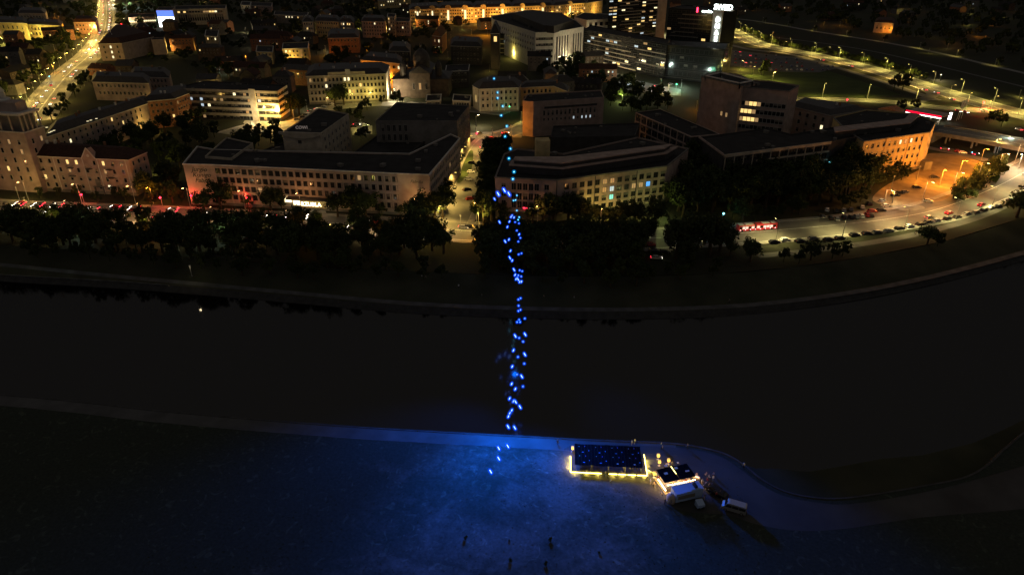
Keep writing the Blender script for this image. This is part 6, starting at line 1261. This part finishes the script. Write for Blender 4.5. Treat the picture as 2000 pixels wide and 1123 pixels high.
# ---- people
def person_mesh(pose):
    me = bpy.data.meshes.new('p'); s = {'stand': 0, 'walk': 1, 'sit': 2}[pose]
    hz = .92 if s != 2 else .50
    V = [(0,0,hz),(0,0,hz+.28),(0,.01,hz+.50),(0,.02,hz+.60),(0,.03,hz+.74)]; E = [(0,1),(1,2),(2,3),(3,4)]; Rr = [.14,.13,.15,.06,.105]
    def chain(start, pts, rad):
        p = start
        for q, r_ in zip(pts, rad): V.append(q); Rr.append(r_); E.append((p, len(V)-1)); p = len(V)-1
    for k in (-1, 1):
        st = .22*k if s == 1 else 0
        if s == 2: chain(0, [(.1*k,.08,hz-.02),(.11*k,.46,hz),(.11*k,.48,.09),(.11*k,.62,.05)], [.1,.075,.05,.04])
        else: chain(0, [(.09*k,0,hz-.08),(.1*k,st*.6,.50),(.1*k,st,.09),(.1*k,st+.14,.05)], [.1,.075,.05,.04])
        sw = -.2*k if s == 1 else .03
        chain(2, [(.19*k,0,hz+.48),(.24*k,sw*.5,hz+.22),(.25*k,sw+.1,hz-.02),(.25*k,sw+.14,hz-.12)], [.065,.045,.035,.03])
    me.from_pydata(V, E, []); o = bpy.data.objects.new('p', me); col.objects.link(o)
    md = o.modifiers.new('s', 'SKIN'); sv = me.skin_vertices[0].data
    for i, r_ in enumerate(Rr): sv[i].radius = (r_, r_*.8 if i < 3 else r_)
    sv[0].use_root = True
    o.modifiers.new('d', 'SUBSURF').levels = 1; o.modifiers['d'].render_levels = 1
    dg = bpy.context.evaluated_depsgraph_get(); out = bpy.data.meshes.new_from_object(o.evaluated_get(dg)); bpy.data.objects.remove(o); return out, hz
skin = mat('skin', (.45,.28,.2), .6); hair = mat('hair', (.04,.025,.015), .8)
CL = {k: mat('cloth_' + k, c, .9, .1) for k, c in dict(white=(.6,.6,.58), black=(.02,.02,.02), blue=(.06,.1,.25), grey=(.2,.2,.2), red=(.35,.05,.05), tan=(.4,.3,.2)).items()}
PM = {p: person_mesh(p) for p in ('stand', 'walk', 'sit')}; pcache = {}
def person(p, rz, pose, top, bot, label, z=NZ, group='people by the river'):
    k = (pose, top, bot)
    if k not in pcache:
        src, hz = PM[pose]; me = src.copy(); me.name = 'person'; me.materials.clear()
        for m in (CL[bot], CL[top], skin, hair): me.materials.append(m)
        for f in me.polygons:
            c = f.center; f.material_index = 3 if c.z > hz+.78 or (c.z > hz+.66 and c.y < -.0) else 2 if c.z > hz+.58 or (abs(c.x) > .2 and c.z < hz+.05 and c.z > hz-.2) else 1 if c.z > hz+.02 else 0; f.use_smooth = True
        pcache[k] = me
    return tag(inst('person', pcache[k], None, (p[0], p[1], z), rz), label, 'person', group)
PPL = [(1089,868,'stand','black','black','person in black alone on the promenade left of the terrace'),(1233,871,'stand','white','tan','person in a white top at the upper terrace corner'),(1239,869,'walk','white','grey','person in white stepping along the quay right of the corner pair'),(1291,873,'stand','white','blue','person in white on the promenade above the lanterns'),(1293,879,'walk','tan','black','person in tan just below the one in white'),
 (1342,876,'walk','grey','black','person in grey walking on the promenade'),(1452,914,'stand','white','black','person in white at the bend of the quay wall'),(1158,914,'stand','grey','black','person in grey behind the long light strip'),(1165,912,'walk','tan','black','person in tan beside the one in grey'),(1182,930,'walk','grey','blue','person in grey walking out of the terrace gap'),(1192,945,'walk','white','blue','person in white crossing the ground below the terrace'),
 (1230,918,'stand','white','grey','person in white at the right part of the light strip'),(1236,921,'stand','black','black','person in black leaning at the right light strip'),(1243,920,'stand','red','black','person in red at the right light strip'),(1251,922,'stand','black','blue','person in black next to the corner of the strip'),(1218,921,'stand','grey','black','person in grey at the gap of the strip'),
 (1379,930,'sit','tan','black','person in tan seated at the left of the round group'),(1384,934,'sit','white','black','person in white seated in the round group'),(1393,930,'sit','grey','black','person in grey seated at the right of the round group'),(1380,940,'sit','red','black','person in red seated lowest in the round group'),(1392,939,'stand','white','blue','person in white standing behind the round group'),
 (1384,953,'walk','tan','tan','person in tan near the two black cars'),(1398,971,'stand','red','black','person in red below the black cars'),(1405,968,'stand','white','tan','person in white below the black cars'),(1298,984,'stand','black','black','person in black at the white tank'),(1303,987,'stand','white','grey','person in white at the white tank'),(1311,985,'stand','grey','blue','person in grey at the trailer door'),
 (1290,968,'sit','tan','black','person in tan seated left of the bar tent'),(1312,911,'walk','grey','black','person in grey above the bar tent roof'),(1300,914,'stand','white','black','person in white between the lanterns'),
 (1270,945,'stand','white','tan','person in white at the lower edge of the lit sand'),(1276,951,'walk','tan','black','person in tan left of the light strip of the tent'),(1285,940,'stand','red','blue','person in red by the tall yellow lantern'),(1370,945,'walk','white','tan','person in white beside the boat shaped bar'),(1352,929,'sit','white','black','person in white sitting at the boat shaped bar'),(1360,931,'sit','tan','blue','person in tan sitting at the boat shaped bar'),
 (1322,948,'stand','white','black','person in white serving under the bar tent'),(1338,945,'stand','red','black','person in red ordering under the bar tent'),(1375,975,'walk','grey','tan','person in grey behind the supply cart'),(1264,936,'walk','white','black','person in white coming from the terrace corner')]
for (x, y, po, t_, b_, lb) in PPL: person(GN(x, y), rnd.uniform(-3, 3), po, t_, b_, lb, z=NZ+.01 if not (1117 < x < 1256 and y < 923) else NZ+.36)
for i, (x, y) in enumerate([(896,563),(941,582),(816,538),(824,544),(832,546),(1062,584),(1121,586),(1424,592),(1061,528),(1068,528)]):
    zf = -3.4 if y > 575 else -1.5
    person(G(x, y, zf), rnd.uniform(-3,3), 'walk' if i % 2 else 'stand', ['white','grey','tan'][i % 3], 'black', f'tiny figure on the far bank, {ordinal(i+1)} of those strolling there', z=zf, group='people on the far bank')
for i, (x, y, h) in enumerate([(910,1052,1.6),(995,1056,.8),(1075,1056,1.8),(997,1095,1.5),(1066,1103,1.7),(1170,1080,1.0)]):
    q = GN(x, y); e = tag(empty('bush', (q[0], q[1], NZ-.05)), ['small dark bush highest on the left of the blue ground','low dark tuft between the upper bushes','dark bush at the upper right of the blue ground','dark bush at the lower left of the blue ground','dark bush at the lower right of the blue ground','faint bush at the right edge of the blue ground'][i], 'bush', 'bushes on the blue ground'); inst('crown', CRB[i % 2], e, (0,0,h*.25), scale=(h*.3,h*.3,h*.4)); inst('trunk', TK[0], e, scale=(h,h,h))
# rough grass tufts near the worn ground
gt = MB(); rg = random.Random(3)
for _ in range(2600):
    px_, py_ = rg.uniform(250, 1500), rg.uniform(900, 1150); q = GN(px_, py_)
    if not (-75 < q[0] < 55): continue
    s = rg.uniform(.08,.22); a = rg.random()*3.14; dx, dy = math.cos(a)*s, math.sin(a)*s; h = rg.uniform(.04,.14); gt.face([(q[0]-dx,q[1]-dy,NZ),(q[0]+dx,q[1]+dy,NZ),(q[0]+dx*.4+rg.uniform(-.1,.1),q[1]+dy*.4,NZ+h)])
tag(gt.build('grass_tufts', M['grass']), 'rough grass tufts on the near bank', 'grass', kind='stuff')
print('LAMPS', NL, 'OBJS', len(bpy.data.objects))
